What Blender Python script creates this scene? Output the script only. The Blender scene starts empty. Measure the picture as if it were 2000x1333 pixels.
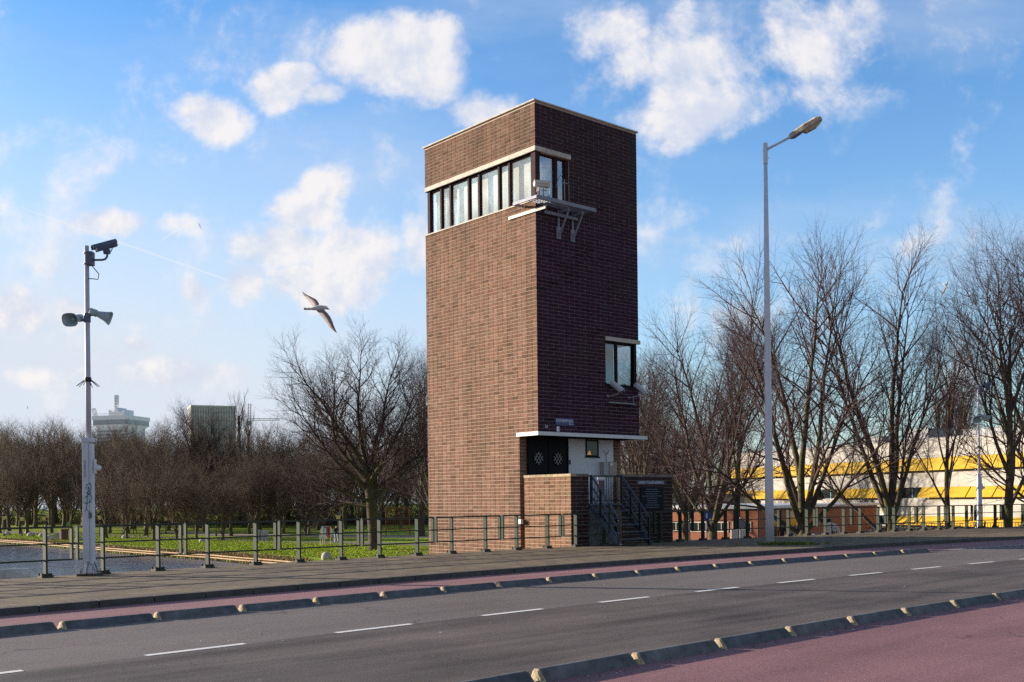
import bpy, math, random
import numpy as np
from mathutils import Vector, Matrix

# ------------------------------------------------------------------ camera, sky, sun, exposure
scene = bpy.context.scene
COL = scene.collection
R = math.radians
EYE = 1.72                       # eye height above the carriageway
F = 2067.0                       # focal length in pixels of a 2000 pixel wide frame
ROLL = 0.011
cam_d = bpy.data.cameras.new("camera"); cam = bpy.data.objects.new("camera", cam_d); COL.objects.link(cam)
cam_d.sensor_width = 36.0; cam_d.lens = F / 2000 * 36
cam_d.shift_y = 0.1552; cam_d.shift_x = 0.0
cam_d.clip_start = 0.1; cam_d.clip_end = 6000
cam.matrix_world = Matrix.Translation((0, 0, EYE)) @ Matrix.Rotation(R(90), 4, 'X') @ Matrix.Rotation(-ROLL, 4, 'Z')
scene.camera = cam
scene.view_settings.view_transform = 'Standard'; scene.view_settings.look = 'None'
scene.view_settings.gamma = 1; scene.view_settings.exposure = 0.95
scene.cycles.max_bounces = 6; scene.cycles.transparent_max_bounces = 12
scene.cycles.use_denoising = False; scene.cycles.use_adaptive_sampling = True; scene.cycles.adaptive_threshold = 0.008

SUN_EL = 12.6
SX, SY = -0.958, 0.287
SUN_STRENGTH, SKY_STRENGTH = 5.0, 0.052
sun_d = bpy.data.lights.new("sun", 'SUN'); sun = bpy.data.objects.new("sun", sun_d); COL.objects.link(sun)
sun_d.energy = SUN_STRENGTH; sun_d.angle = R(0.5); sun_d.color = (1.0, 0.87, 0.72)
sv = Vector((SX * math.cos(R(SUN_EL)), SY * math.cos(R(SUN_EL)), math.sin(R(SUN_EL))))
sun.rotation_euler = sv.to_track_quat('Z', 'Y').to_euler()

def unp(px, py, H):
    """pixel of the 2000 px frame -> point on the level plane H below the eye"""
    c, s = math.cos(ROLL), math.sin(ROLL)
    dx, dy = px - 1000, py - 976
    u, v = c * dx - s * dy, s * dx + c * dy
    y = F * H / v
    return Vector((u / F * y, y, EYE - H))
def at(px, py, Y):
    """pixel -> point at distance Y"""
    c, s = math.cos(ROLL), math.sin(ROLL)
    dx, dy = px - 1000, py - 976
    u, v = c * dx - s * dy, s * dx + c * dy
    return Vector((u / F * Y, Y, EYE - v / F * Y))

# ------------------------------------------------------------------ node helpers
class NT:
    def __init__(s, tree): s.t = tree; s.n = tree.nodes; s.l = tree.links
    def new(s, typ, **kw):
        n = s.n.new(typ)
        for k, v in kw.items():
            if k == 'ins':
                for a, b in v.items():
                    if isinstance(b, bpy.types.NodeSocket): s.l.new(b, n.inputs[a])
                    else: n.inputs[a].default_value = b
            else: setattr(n, k, v)
        return n
    def math(s, op, a, b=0.0, c=None, clamp=False):
        n = s.new('ShaderNodeMath', operation=op, use_clamp=clamp, ins={0: a, 1: b})
        if c is not None:
            if isinstance(c, bpy.types.NodeSocket): s.l.new(c, n.inputs[2])
            else: n.inputs[2].default_value = c
        return n.outputs[0]
    def vmath(s, op, a, b=(0, 0, 0), out=0):
        n = s.new('ShaderNodeVectorMath', operation=op, ins={0: a, 1: b}); return n.outputs[out]
    def mix(s, f, a, b, mode='MIX'):
        n = s.new('ShaderNodeMix', data_type='RGBA', blend_type=mode, clamp_factor=True)
        for i, v in ((0, f), (6, a), (7, b)):
            if isinstance(v, bpy.types.NodeSocket): s.l.new(v, n.inputs[i])
            elif i == 0: n.inputs[0].default_value = v
            else: n.inputs[i].default_value = (*v[:3], 1)
        return n.outputs[2]
    def noise(s, vec, scale, detail=4, rough=0.55, dist=0.0):
        n = s.new('ShaderNodeTexNoise', ins={'Vector': vec, 'Scale': scale, 'Detail': detail, 'Roughness': rough, 'Distortion': dist})
        return n.outputs[0]
    def ramp(s, f, a, b, lo=0.0, hi=1.0, interp='SMOOTHSTEP'):
        n = s.new('ShaderNodeMapRange', interpolation_type=interp, ins={0: f, 1: a, 2: b, 3: lo, 4: hi}); return n.outputs[0]

# ------------------------------------------------------------------ world
world = bpy.data.worlds.new("World"); scene.world = world; world.use_nodes = True
wt = NT(world.node_tree); wt.n.clear()
sky = wt.new('ShaderNodeTexSky', sky_type='NISHITA', sun_disc=False, sun_elevation=R(SUN_EL),
             sun_rotation=math.atan2(SX, SY), air_density=1.0, dust_density=0.6, ozone_density=1.0, altitude=0)
gen = wt.new('ShaderNodeTexCoord').outputs['Generated']
sep = wt.new('ShaderNodeSeparateXYZ', ins={0: gen})
ay = wt.math('MAXIMUM', wt.math('ABSOLUTE', sep.outputs[1]), 0.08)
cu = wt.math('DIVIDE', sep.outputs[0], ay); cv = wt.math('DIVIDE', sep.outputs[2], ay)
uvv = wt.new('ShaderNodeCombineXYZ', ins={0: cu, 1: cv, 2: sep.outputs[1]}).outputs[0]
wn = wt.new('ShaderNodeTexNoise', ins={'Vector': uvv, 'Scale': 5.0, 'Detail': 5, 'Roughness': 0.55})
warp = wt.vmath('SCALE', wt.vmath('SUBTRACT', wn.outputs[1], (0.5, 0.5, 0.5)), (0, 0, 0))
wt.n[-1].inputs['Scale'].default_value = 0.07
uvw = wt.vmath('ADD', uvv, warp)
def skyuv(px, py):
    p = at(px, py, 1.0); return (p.x, p.z - EYE)
CLOUDS = [  # centre and radii in the 2000 px frame, weight
 (430,222,80,52,.95),(555,168,80,46,.85),(630,190,60,30,.6),(770,95,150,100,1.0),(845,150,85,80,.8),(700,115,85,70,.8),
 (955,222,105,62,.95),(650,345,70,38,.9),(600,400,105,62,.95),(560,462,130,68,1.0),(690,480,105,78,1.0),(620,545,140,60,.95),
 (462,556,65,56,.85),(368,578,45,48,.6),(30,612,85,70,1.0),(130,604,45,38,.7),(1370,120,130,120,.55),(1405,200,160,92,.85),
 (1335,60,55,65,.55),(1330,245,130,68,.65),(1620,45,160,100,.62),(1165,58,95,70,.62),(1215,125,60,55,.55),
 (235,430,95,36,.6),(330,440,60,34,.5),(246,690,36,20,.8),(60,735,120,34,.5),(340,748,190,40,.6),(20,420,60,60,.5),
 (1520,450,170,30,.22),(810,470,40,60,.4)]
mask = None
for (x, y, rx, ry, w) in CLOUDS:
    u, v = skyuv(x, y)
    d = wt.vmath('LENGTH', wt.vmath('MULTIPLY', wt.vmath('SUBTRACT', uvw, (u, v, 0)), (F / rx / 1.06, F / ry / 1.06, 0)), out=1)
    m = wt.math('MULTIPLY_ADD', d, -w, w)
    mask = m if mask is None else wt.math('MAXIMUM', mask, m)
mask = wt.math('MAXIMUM', mask, -0.55)
# clouds elsewhere in the sky, behind the viewer and at the sides
away = wt.ramp(sep.outputs[1], 0.55, 0.1)
n0 = wt.noise(uvv, 2.2, 3)
mask = wt.math('MAXIMUM', mask, wt.math('MULTIPLY', away, wt.math('MULTIPLY_ADD', n0, 2.4, -1.0)))
n1 = wt.noise(uvv, 11.0, 10, 0.62, 0.15)
n1s = wt.noise(wt.vmath('ADD', uvv, (-0.016, 0.012, 0)), 11.0, 6, 0.6, 0.15)
n2 = wt.noise(uvv, 5.0, 3, 0.5)
dens = wt.math('ADD', mask, wt.math('MULTIPLY', wt.math('MULTIPLY_ADD', n1, 2.1, -.98), wt.ramp(mask, -.42, .15)))
alpha = wt.ramp(dens, 0.03, 0.62)
alpha = wt.math('MULTIPLY', alpha, 0.93)
core = wt.ramp(wt.math('ADD', wt.math('MULTIPLY', wt.math('SUBTRACT', n1, n1s), 3.2), wt.math('MULTIPLY', n2, .7)), -0.05, 0.75)
cloudc = wt.mix(core, (6.9, 7.4, 8.6), (9.6, 9.2, 9.1))
veil = wt.ramp(wt.noise(wt.vmath('MULTIPLY', uvv, (1.0, 3.2, 1)), 3.0, 6), 0.42, 0.85, 0.0, 0.42)
low = wt.ramp(sep.outputs[2], 0.46, 0.02)
left = wt.ramp(sep.outputs[0], 0.28, -0.42)
hazef = wt.math('MULTIPLY', low, wt.math('MULTIPLY_ADD', left, 0.85, 0.36))
hs = wt.new('ShaderNodeHueSaturation', ins={'Saturation': 1.28, 'Value': 1.0, 'Color': sky.outputs[0]})
base = wt.mix(1.0, hs.outputs[0], (1.35, 2.05, 2.75), 'MULTIPLY')
base = wt.mix(hazef, base, (7.2, 7.9, 8.9))
base = wt.mix(veil, base, (6.6, 7.4, 8.6))
def trail(x0, y0, x1, y1, wd, st):
    global base
    a, b = skyuv(x0, y0), skyuv(x1, y1)
    cx, cy = (a[0] + b[0]) / 2, (a[1] + b[1]) / 2; L = math.hypot(b[0] - a[0], b[1] - a[1]); an = math.atan2(b[1] - a[1], b[0] - a[0])
    q = wt.vmath('SUBTRACT', uvv, (cx, cy, 0))
    al = wt.math('ABSOLUTE', wt.vmath('DOT_PRODUCT', q, (math.cos(an), math.sin(an), 0), out=1))
    ac = wt.math('ABSOLUTE', wt.vmath('DOT_PRODUCT', q, (-math.sin(an), math.cos(an), 0), out=1))
    m = wt.math('MULTIPLY', wt.ramp(ac, wd / F, 0.0), wt.ramp(al, L / 2, L / 2 * 0.6))
    m = wt.math('MULTIPLY', wt.math('MULTIPLY', m, wt.ramp(sep.outputs[1], 0.0, 0.1)), st)
    base = wt.mix(m, base, (9, 9, 9.2))
trail(20, 398, 540, 580, 3.2, .42); trail(306, 474, 398, 418, 2.6, .4)
fin = wt.mix(alpha, base, cloudc)
# sky overhead and behind the viewer dimmed further, to lower the fill light
dk = wt.math('MULTIPLY', wt.ramp(sep.outputs[2], 0.48, 0.9, 1.0, 0.5), wt.ramp(sep.outputs[1], 0.35, -0.25, 1.0, 0.55))
fin = wt.mix(1.0, fin, wt.new('ShaderNodeCombineColor', ins={0: dk, 1: dk, 2: dk}).outputs[0], 'MULTIPLY')
bg = wt.new('ShaderNodeBackground', ins={'Color': fin, 'Strength': SKY_STRENGTH})
wt.new('ShaderNodeOutputWorld', ins={0: bg.outputs[0]})

# ------------------------------------------------------------------ materials
MATS = {}
def mat(name, color, rough=0.7, metal=0.0, noise=None, bump=None, spec=0.5, vcol=False, rnd=0.0, coord='Object'):
    """procedural material: noise=(scale, amount), bump=(scale, strength, distance)"""
    if name in MATS: return MATS[name]
    m = bpy.data.materials.new(name); m.use_nodes = True; t = NT(m.node_tree)
    b = m.node_tree.nodes['Principled BSDF']
    b.inputs['Roughness'].default_value = rough; b.inputs['Metallic'].default_value = metal
    b.inputs['Specular IOR Level'].default_value = spec
    co = t.new('ShaderNodeTexCoord').outputs[coord]
    c = t.new('ShaderNodeRGB').outputs[0]; c.default_value = (*color, 1)
    if vcol: c = t.new('ShaderNodeVertexColor', layer_name='Col').outputs[0]
    if rnd:
        r_ = t.new('ShaderNodeObjectInfo').outputs['Random']
        c = t.mix(1.0, c, t.new('ShaderNodeCombineColor', ins={0: t.math('MULTIPLY_ADD', r_, rnd * 2, 1 - rnd), 1: t.math('MULTIPLY_ADD', r_, rnd * 1.4, 1 - rnd * .7), 2: t.math('MULTIPLY_ADD', r_, rnd, 1 - rnd * .5)}).outputs[0], 'MULTIPLY')
    if noise:
        nz = t.noise(co, noise[0], 6)
        k = t.ramp(nz, 0.3, 0.7, 1 - noise[1], 1 + noise[1], 'LINEAR')
        c = t.mix(1.0, c, t.new('ShaderNodeCombineColor', ins={0: k, 1: k, 2: k}).outputs[0], 'MULTIPLY')
    t.l.new(c, b.inputs['Base Color'])
    if bump:
        bn = t.noise(co, bump[0], 6)
        bp = t.new('ShaderNodeBump', ins={'Strength': bump[1], 'Distance': bump[2], 'Height': bn})
        t.l.new(bp.outputs[0], b.inputs['Normal'])
    MATS[name] = m; return m
M = mat
brick_m = M('brick', (.3, .2, .15), .9, spec=.12, vcol=True, noise=(9, .28), bump=(60, .5, .01))
def _weather():
    """rain dirt with a fixed shape high on the tower"""
    t = NT(brick_m.node_tree); b = brick_m.node_tree.nodes['Principled BSDF']
    src = b.inputs['Base Color'].links[0].from_socket
    co = t.new('ShaderNodeTexCoord').outputs['Object']
    big = t.noise(t.vmath('MULTIPLY', co, (1, 1, .35)), 1.1, 5)
    z = t.new('ShaderNodeSeparateXYZ', ins={0: co}).outputs[2]
    st = t.ramp(t.noise(t.vmath('MULTIPLY', co, (3.2, 3.2, .10)), 1.0, 5), .35, .7, 1.10, .80, 'LINEAR')
    src = t.mix(1.0, src, t.new('ShaderNodeCombineColor', ins={0: st, 1: st, 2: st}).outputs[0], 'MULTIPLY')
    f = t.math('ADD', t.ramp(big, .45, .75, 0, .4), t.math('MULTIPLY', t.ramp(z, 10.5, 13.6), .28), clamp=True)
    t.l.new(t.mix(f, src, (.055, .042, .026)), b.inputs['Base Color'])
_weather()
mortar_m = M('mortar', (.50, .40, .31), .9, spec=.1, noise=(12, .2))
mortar_dark = M('mortar_shaded_joint', (.30, .26, .235), .9, noise=(12, .2))
coping_m = M('coping_concrete', (.52, .47, .39), .85, noise=(6, .22), bump=(40, .3, .01))
stone_cap = M('cap_brick', (.40, .31, .20), .85, noise=(7, .3), bump=(40, .5, .01), vcol=True)
white_paint = M('white_paint', (.72, .73, .72), .55, noise=(3, .06))
render_white = M('white_render', (.74, .75, .75), .8, noise=(2.5, .08), bump=(60, .15, .005))
darkwood = M('dark_door_paint', (.006, .006, .008), .6, spec=.15, noise=(8, .2))
frame_m = M('window_frame_paint', (.045, .022, .024), .75, spec=.12, noise=(8, .3))
black_steel = M('black_steel', (.018, .022, .026), .45, .3)
blue_steel = M('blue_grey_steel', (.055, .085, .13), .6, 0.0, noise=(10, .2))
galv = M('galvanised_steel', (.27, .28, .32), .65, .2, spec=.25, noise=(7, .14))
grey_paint = M('pale_grey_paint', (.66, .70, .78), .6, 0.0, spec=.3, noise=(3, .08), bump=(30, .05, .01))
dark_cam = M('camera_housing_grey', (.10, .13, .20), .5, 0.0, noise=(9, .15))
horn_m = M('horn_grey', (.36, .46, .50), .5, noise=(9, .12))
green_steel = M('railing_green_paint', (.050, .062, .046), .7, 0.0, spec=.15, noise=(14, .2), bump=(60, .2, .004))
asphalt = M('asphalt', (.15, .145, .15), .8, noise=(1.1, .1))
concrete = M('concrete', (.14, .145, .15), .9, rnd=.16, spec=.2, noise=(5, .38), bump=(50, .5, .01))
kerb_end = M('kerb_end_sunlit', (.44, .35, .21), .8, noise=(30, .35), bump=(80, .5, .01))  # concrete ends turned cream: the sunlight on them is put into the colour
glass_clear = None
def glassmat(name, refl, tint, rough=0.02):
    m = bpy.data.materials.new(name); m.use_nodes = True; t = NT(m.node_tree); t.n.clear()
    ge = t.new('ShaderNodeNewGeometry')
    cs_ = t.math('ABSOLUTE', t.vmath('DOT_PRODUCT', ge.outputs['Normal'], ge.outputs['Incoming'], out=1))
    f = t.math('MULTIPLY_ADD', t.math('POWER', t.math('SUBTRACT', 1.0, cs_, clamp=True), 5.0), 1 - refl, refl, clamp=True)
    co = t.new('ShaderNodeTexCoord').outputs['Object']
    bp = t.new('ShaderNodeBump', ins={'Strength': .04, 'Distance': .02, 'Height': t.noise(co, 1.6, 3)})
    g = t.new('ShaderNodeBsdfGlossy', ins={'Color': (1, 1, 1, 1), 'Roughness': rough, 'Normal': bp.outputs[0]})
    tr = t.new('ShaderNodeBsdfTransparent', ins={'Color': (*tint, 1)})
    mx = t.new('ShaderNodeMixShader', ins={0: f, 1: tr.outputs[0], 2: g.outputs[0]})
    t.new('ShaderNodeOutputMaterial', ins={0: mx.outputs[0]}); return m
glass_m = glassmat('window_glass', .22, (.96, .97, .95))
glass_dark = glassmat('dim_window_glass', .12, (.6, .62, .62))
curtain_m = M('curtain_cloth', (.84, .82, .76), .9, noise=(2, .1))
interior_m = M('room_interior', (.16, .15, .14), .9)

# ------------------------------------------------------------------ object helpers
def link(o): COL.objects.link(o); return o
def tag(o, label=None, cat=None, group=None, kind=None):
    if label: o['label'] = label
    if cat: o['category'] = cat
    if group: o['group'] = group
    if kind: o['kind'] = kind
    return o
def empty(name, loc=(0, 0, 0), rz=0.0):
    o = bpy.data.objects.new(name, None); o.empty_display_size = .2; link(o)
    o.location = loc; o.rotation_euler = (0, 0, rz); return o
def copy_tree(o, parent=None):
    c = o.copy(); COL.objects.link(c); c.parent = parent
    for ch in list(o.children): copy_tree(ch, c)
    return c
class MB:
    def __init__(s): s.v = []; s.f = []; s.c = []; s.mi = []
    def add(s, vs, fs, col=None, mi=0):
        o = len(s.v); s.v += [tuple(p) for p in vs]
        for f in fs: s.f.append([i + o for i in f]); s.c.append(col); s.mi.append(mi)
    def box(s, a, b, col=None, mi=0, M4=None, skip=()):
        x0, y0, z0 = a; x1, y1, z1 = b
        vs = [Vector(p) for p in ((x0, y0, z0), (x1, y0, z0), (x1, y1, z0), (x0, y1, z0), (x0, y0, z1), (x1, y0, z1), (x1, y1, z1), (x0, y1, z1))]
        if M4 is not None: vs = [M4 @ p for p in vs]
        fs = {'-z': (0, 3, 2, 1), '+z': (4, 5, 6, 7), '-y': (0, 1, 5, 4), '+x': (1, 2, 6, 5), '+y': (2, 3, 7, 6), '-x': (3, 0, 4, 7)}
        s.add(vs, [f for k, f in fs.items() if k not in skip], col, mi)
    def bar(s, p, q, w, h, up=(0, 0, 1), col=None, mi=0):
        p, q = Vector(p), Vector(q); d = (q - p).normalized(); u = Vector(up)
        sd = d.cross(u)
        if sd.length < 1e-4: sd = d.cross(Vector((1, 0, 0)))
        sd.normalize(); u = sd.cross(d)
        vs = []
        for e in (p, q):
            for a, b in ((-1, -1), (1, -1), (1, 1), (-1, 1)): vs.append(e + sd * (a * w / 2) + u * (b * h / 2))
        s.add(vs, [(3, 2, 1, 0), (4, 5, 6, 7), (0, 1, 5, 4), (1, 2, 6, 5), (2, 3, 7, 6), (3, 0, 4, 7)], col, mi)
    def tube(s, pts, rad, n=10, cap=True, col=None, mi=0):
        pts = [Vector(p) for p in pts]
        if not hasattr(rad, '__len__'): rad = [rad] * len(pts)
        vs = []; prev = None
        for i, p in enumerate(pts):
            d = (pts[min(i + 1, len(pts) - 1)] - pts[max(i - 1, 0)]).normalized()
            if prev is None:
                a = d.cross(Vector((0, 0, 1)));
                if a.length < 1e-3: a = Vector((1, 0, 0))
            else: a = prev - d * prev.dot(d)
            a.normalize(); prev = a; b = d.cross(a)
            for k in range(n):
                t = 2 * math.pi * k / n; vs.append(p + (a * math.cos(t) + b * math.sin(t)) * rad[i])
        fs = []
        for i in range(len(pts) - 1):
            for k in range(n): fs.append((i * n + k, i * n + (k + 1) % n, (i + 1) * n + (k + 1) % n, (i + 1) * n + k))
        if cap: fs.append(tuple(range(n - 1, -1, -1))); fs.append(tuple((len(pts) - 1) * n + k for k in range(n)))
        s.add(vs, fs, col, mi)
    def loft(s, rings, cap=True, col=None, mi=0):
        n = len(rings[0]); vs = [p for r in rings for p in r]; fs = []
        for i in range(len(rings) - 1):
            for k in range(n): fs.append((i * n + k, i * n + (k + 1) % n, (i + 1) * n + (k + 1) % n, (i + 1) * n + k))
        if cap: fs.append(tuple(range(n - 1, -1, -1))); fs.append(tuple((len(rings) - 1) * n + k for k in range(n)))
        s.add(vs, fs, col, mi)
    def prism(s, poly, z0, z1, col=None, mi=0):
        n = len(poly); vs = [(x, y, z0) for x, y in poly] + [(x, y, z1) for x, y in poly]
        fs = [tuple(range(n - 1, -1, -1)), tuple(range(n, 2 * n))] + [(i, (i + 1) % n, n + (i + 1) % n, n + i) for i in range(n)]
        s.add(vs, fs, col, mi)
    def ball(s, c, r, n=10, m=6, col=None, mi=0):
        rings = []
        rr = r if hasattr(r, '__len__') else (r, r, r)
        for i in range(m + 1):
            t = math.pi * (i + .001) / (m + .002)
            rings.append([(c[0] + rr[0] * math.sin(t) * math.cos(2 * math.pi * k / n), c[1] + rr[1] * math.sin(t) * math.sin(2 * math.pi * k / n), c[2] - rr[2] * math.cos(t)) for k in range(n)])
        s.loft(rings, True, col, mi)
    def build(s, name, material, parent=None, smooth=False, loc=None, bevel=0.0):
        me = bpy.data.meshes.new(name); me.from_pydata(s.v, [], s.f); me.validate(verbose=False)
        ms = material if isinstance(material, (list, tuple)) else [material]
        for m_ in ms: me.materials.append(m_)
        if len(ms) > 1 and len(me.polygons) == len(s.mi): me.polygons.foreach_set('material_index', s.mi)
        if any(c is not None for c in s.c) and len(me.polygons) == len(s.c):
            at_ = me.color_attributes.new('Col', 'FLOAT_COLOR', 'CORNER'); buf = []
            for f, c in zip(s.f, s.c):
                cc = (*(c or (1, 1, 1)), 1.0)
                for _ in f: buf += cc
            at_.data.foreach_set('color', buf)
        if smooth: me.polygons.foreach_set('use_smooth', [True] * len(me.polygons))
        me.update()
        o = bpy.data.objects.new(name, me); link(o)
        if parent is not None: o.parent = parent
        if loc is not None: o.location = loc
        if bevel:
            bm = o.modifiers.new('bevel', 'BEVEL'); bm.width = bevel; bm.segments = 2; bm.limit_method = 'ANGLE'
        return o
def textobj(name, body, size, material, parent, loc, rot=(90, 0, 0), extrude=.004, align='LEFT', xs=1.0):
    cu_ = bpy.data.curves.new(name, 'FONT'); cu_.body = body; cu_.size = size; cu_.extrude = extrude
    cu_.align_x = align; cu_.materials.append(material)
    tmp = bpy.data.objects.new(name, cu_); link(tmp)
    dg = bpy.context.evaluated_depsgraph_get(); me = bpy.data.meshes.new_from_object(tmp.evaluated_get(dg)); bpy.data.objects.remove(tmp)
    if not me.materials: me.materials.append(material)
    o = bpy.data.objects.new(name, me); link(o); o.parent = parent; o.location = loc
    o.rotation_euler = tuple(R(a) for a in rot); o.scale = (xs, 1, 1); return o
ORD = ['first', 'second', 'third', 'fourth', 'fifth', 'sixth', 'seventh', 'eighth', 'ninth', 'tenth', 'eleventh', 'twelfth', 'thirteenth', 'fourteenth', 'fifteenth', 'sixteenth', 'seventeenth', 'eighteenth', 'nineteenth', 'twentieth']
ORD += ['twenty-' + o for o in ORD[:9]] + ['thirtieth'] + ['thirty-' + o for o in ORD[:9]] + ['fortieth'] + ['forty-' + o for o in ORD[:9]] + ['fiftieth']

# ------------------------------------------------------------------ ground, road, lanes (lines follow one gentle bend)
TH = R(47); TX, TY = math.sin(TH), math.cos(TH)
LINES = {'near': (.0030, -.0790, -6.65), 'dash': (.0029, -.08597, -11.231), 'far': (.0035, -.12631, -14.346),
         'walk': (.00370, -.1420, -16.80), 'fence': (.00303, -.12634, -23.252)}
def lp(key, t, off=0.0, z=0.0):
    a, b, c = LINES[key]; n = a * t * t + b * t + c + off
    return Vector((t * TX + n * TY, t * TY - n * TX, z))
def ldir(key, t):
    d = lp(key, t + .05) - lp(key, t - .05); return d.normalized()
def strip(mb, k0, o0, k1, o1, t0, t1, z0, z1=None, step=1.0):
    n = max(1, int((t1 - t0) / step)); z1 = z0 if z1 is None else z1
    vs = []; fs = []
    for i in range(n + 1):
        t = t0 + (t1 - t0) * i / n; vs += [lp(k0, t, o0, z0), lp(k1, t, o1, z1)]
        if i: fs.append((2 * i - 2, 2 * i - 1, 2 * i + 1, 2 * i))
    mb.add(vs, fs)

def road_material(name, col, grain=90, patch=.22, streak=None, spark=.5):
    m = bpy.data.materials.new(name); m.use_nodes = True; t = NT(m.node_tree); b = m.node_tree.nodes['Principled BSDF']
    co = t.new('ShaderNodeTexCoord').outputs['Object']
    rot = t.new('ShaderNodeMapping', ins={0: co}); rot.inputs['Rotation'].default_value = (0, 0, R(-43))
    al = t.vmath('MULTIPLY', rot.outputs[0], (.12, 1.1, 1))
    g = t.noise(co, grain, 2, .8); g2 = t.noise(co, 22, 6, .8); p = t.noise(al, 1.0, 6, .6); q = t.noise(co, .5, 5)
    k = t.math('ADD', t.ramp(g, .3, .7, .62, 1.38, 'LINEAR'), t.ramp(p, .3, .7, -patch, patch, 'LINEAR'))
    k = t.math('ADD', k, t.ramp(g2, .3, .7, -.3, .3, 'LINEAR'))
    k = t.math('ADD', k, t.ramp(q, .3, .7, -patch * .5, patch * .5, 'LINEAR'))
    c = t.mix(1.0, col, t.new('ShaderNodeCombineColor', ins={0: k, 1: k, 2: k}).outputs[0], 'MULTIPLY')
    wv = t.new('ShaderNodeTexNoise', ins={'Vector': co, 'Scale': 1.3, 'Detail': 5})
    wp = t.vmath('ADD', co, t.vmath('MULTIPLY', wv.outputs[1], (.9, .9, .9)))
    ed = t.new('ShaderNodeTexVoronoi', feature='DISTANCE_TO_EDGE', ins={'Vector': wp, 'Scale': .28})
    ck = t.math('MULTIPLY', t.ramp(ed.outputs['Distance'], .0, .006, 1, 0), t.ramp(t.noise(co, .23, 2), .48, .58, 0, .6))
    c = t.mix(ck, c, (.03, .027, .026))
    vo = t.new('ShaderNodeTexVoronoi', ins={'Vector': co, 'Scale': 2.2, 'Randomness': 1.0})
    sp = t.math('LESS_THAN', vo.outputs['Distance'], .035)
    c = t.mix(t.math('MULTIPLY', sp, spark), c, (.5, .48, .46))
    t.l.new(c, b.inputs['Base Color']); b.inputs['Roughness'].default_value = .78
    b.inputs['Specular IOR Level'].default_value = .35
    bp = t.new('ShaderNodeBump', ins={'Strength': .7, 'Distance': .006, 'Height': g}); t.l.new(bp.outputs[0], b.inputs['Normal'])
    return m
asph_light = road_material('asphalt_light', (.172, .144, .133), patch=.16)
asph_dark = road_material('asphalt_dark', (.112, .090, .081), patch=.55)
red_lane = road_material('red_asphalt', (.275, .135, .145), patch=.22)
red_lane2 = road_material('red_asphalt_far', (.31, .158, .162), patch=.16)

def pave_material():
    m = bpy.data.materials.new('paving'); m.use_nodes = True; t = NT(m.node_tree); b = m.node_tree.nodes['Principled BSDF']
    co = t.new('ShaderNodeTexCoord').outputs['Object']
    rot = t.new('ShaderNodeMapping', ins={0: co}); rot.inputs['Rotation'].default_value = (0, 0, R(-44.5))
    br = t.new('ShaderNodeTexBrick', ins={'Vector': rot.outputs[0], 'Color1': (.145, .10, .060, 1), 'Color2': (.205, .145, .088, 1), 'Mortar': (.035, .033, .024, 1),
               'Scale': 1.0, 'Mortar Size': .018, 'Mortar Smooth': .2, 'Bias': 0.0, 'Brick Width': .45, 'Row Height': .30})
    n = t.noise(co, 1.6, 6); n2 = t.noise(co, 70, 3)
    k = t.math('ADD', t.ramp(n, .3, .7, .75, 1.25, 'LINEAR'), t.ramp(n2, .3, .7, -.22, .22, 'LINEAR'))
    c = t.mix(1.0, br.outputs[0], t.new('ShaderNodeCombineColor', ins={0: k, 1: k, 2: k}).outputs[0], 'MULTIPLY')
    mo = t.math('MULTIPLY', br.outputs['Fac'], t.ramp(t.noise(co, .8, 4), .5, .64))
    c = t.mix(mo, c, (.16, .16, .03))
    mo2 = t.ramp(t.noise(co, 2.6, 6), .56, .74, 0, .5); c = t.mix(mo2, c, (.085, .085, .04))
    t.l.new(c, b.inputs['Base Color']); b.inputs['Roughness'].default_value = .85
    h = t.math('ADD', t.math('MULTIPLY', br.outputs['Fac'], -1.0), t.math('MULTIPLY', n2, .5))
    bp = t.new('ShaderNodeBump', ins={'Strength': .6, 'Distance': .01, 'Height': h}); t.l.new(bp.outputs[0], b.inputs['Normal'])
    return m
paving = pave_material()
T0, T1 = -40, 110
mb = MB(); strip(mb, 'near', 30, 'walk', 0.02, T0, T1, 0.0); tag(mb.build('road', asph_light), kind='structure')
mb = MB(); strip(mb, 'near', -.10, 'dash', 0.02, T0, T1, 0.004); tag(mb.build('road_lane', asph_dark), kind='structure')
mb = MB(); strip(mb, 'near', 28, 'near', -.10, T0, T1, 0.004); tag(mb.build('cycle_path_near', red_lane), kind='structure')
mb = MB(); strip(mb, 'far', -.18, 'walk', 0.02, T0, T1, 0.004); tag(mb.build('cycle_path_far', red_lane2), kind='structure')
# raised pavement with its kerbstones
mb = MB(); strip(mb, 'walk', -.16, 'fence', -.34, T0, T1, .12); strip(mb, 'fence', -.34, 'fence', -.34, T0, T1, .12, -1.1)
tag(mb.build('pavement', paving), kind='structure')
mb = MB(); t = T0
while t < T1:
    e = t + .98
    vs = [lp('walk', t, .0, 0), lp('walk', e, .0, 0), lp('walk', e, -.155, 0), lp('walk', t, -.155, 0), lp('walk', t, -.012, .118), lp('walk', e, -.012, .118), lp('walk', e, -.155, .122), lp('walk', t, -.155, .122)]
    mb.add(vs, [(0, 1, 5, 4), (4, 5, 6, 7), (3, 0, 4, 7), (1, 2, 6, 5)]); t += 1.0
kerbstone_m = M('kerbstone', (.075, .07, .066), .85, noise=(5, .3), bump=(60, .4, .01))
tag(mb.build('kerb', kerbstone_m), kind='structure')
# lane markings
mb = MB(); paint = M('road_marking_paint', (.80, .79, .77), .7, noise=(25, .18))
for k in range(-4, 14):
    t = 5.115 + 2.633 * k / 1.0
    strip(mb, 'dash', -.055, 'dash', .065, t, t + 1.28, .008, step=.4)
strip(mb, 'far', -.26, 'far', -.17, 32.0, 80, .008)
tag(mb.build('road_markings', paint), kind='structure')

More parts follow.
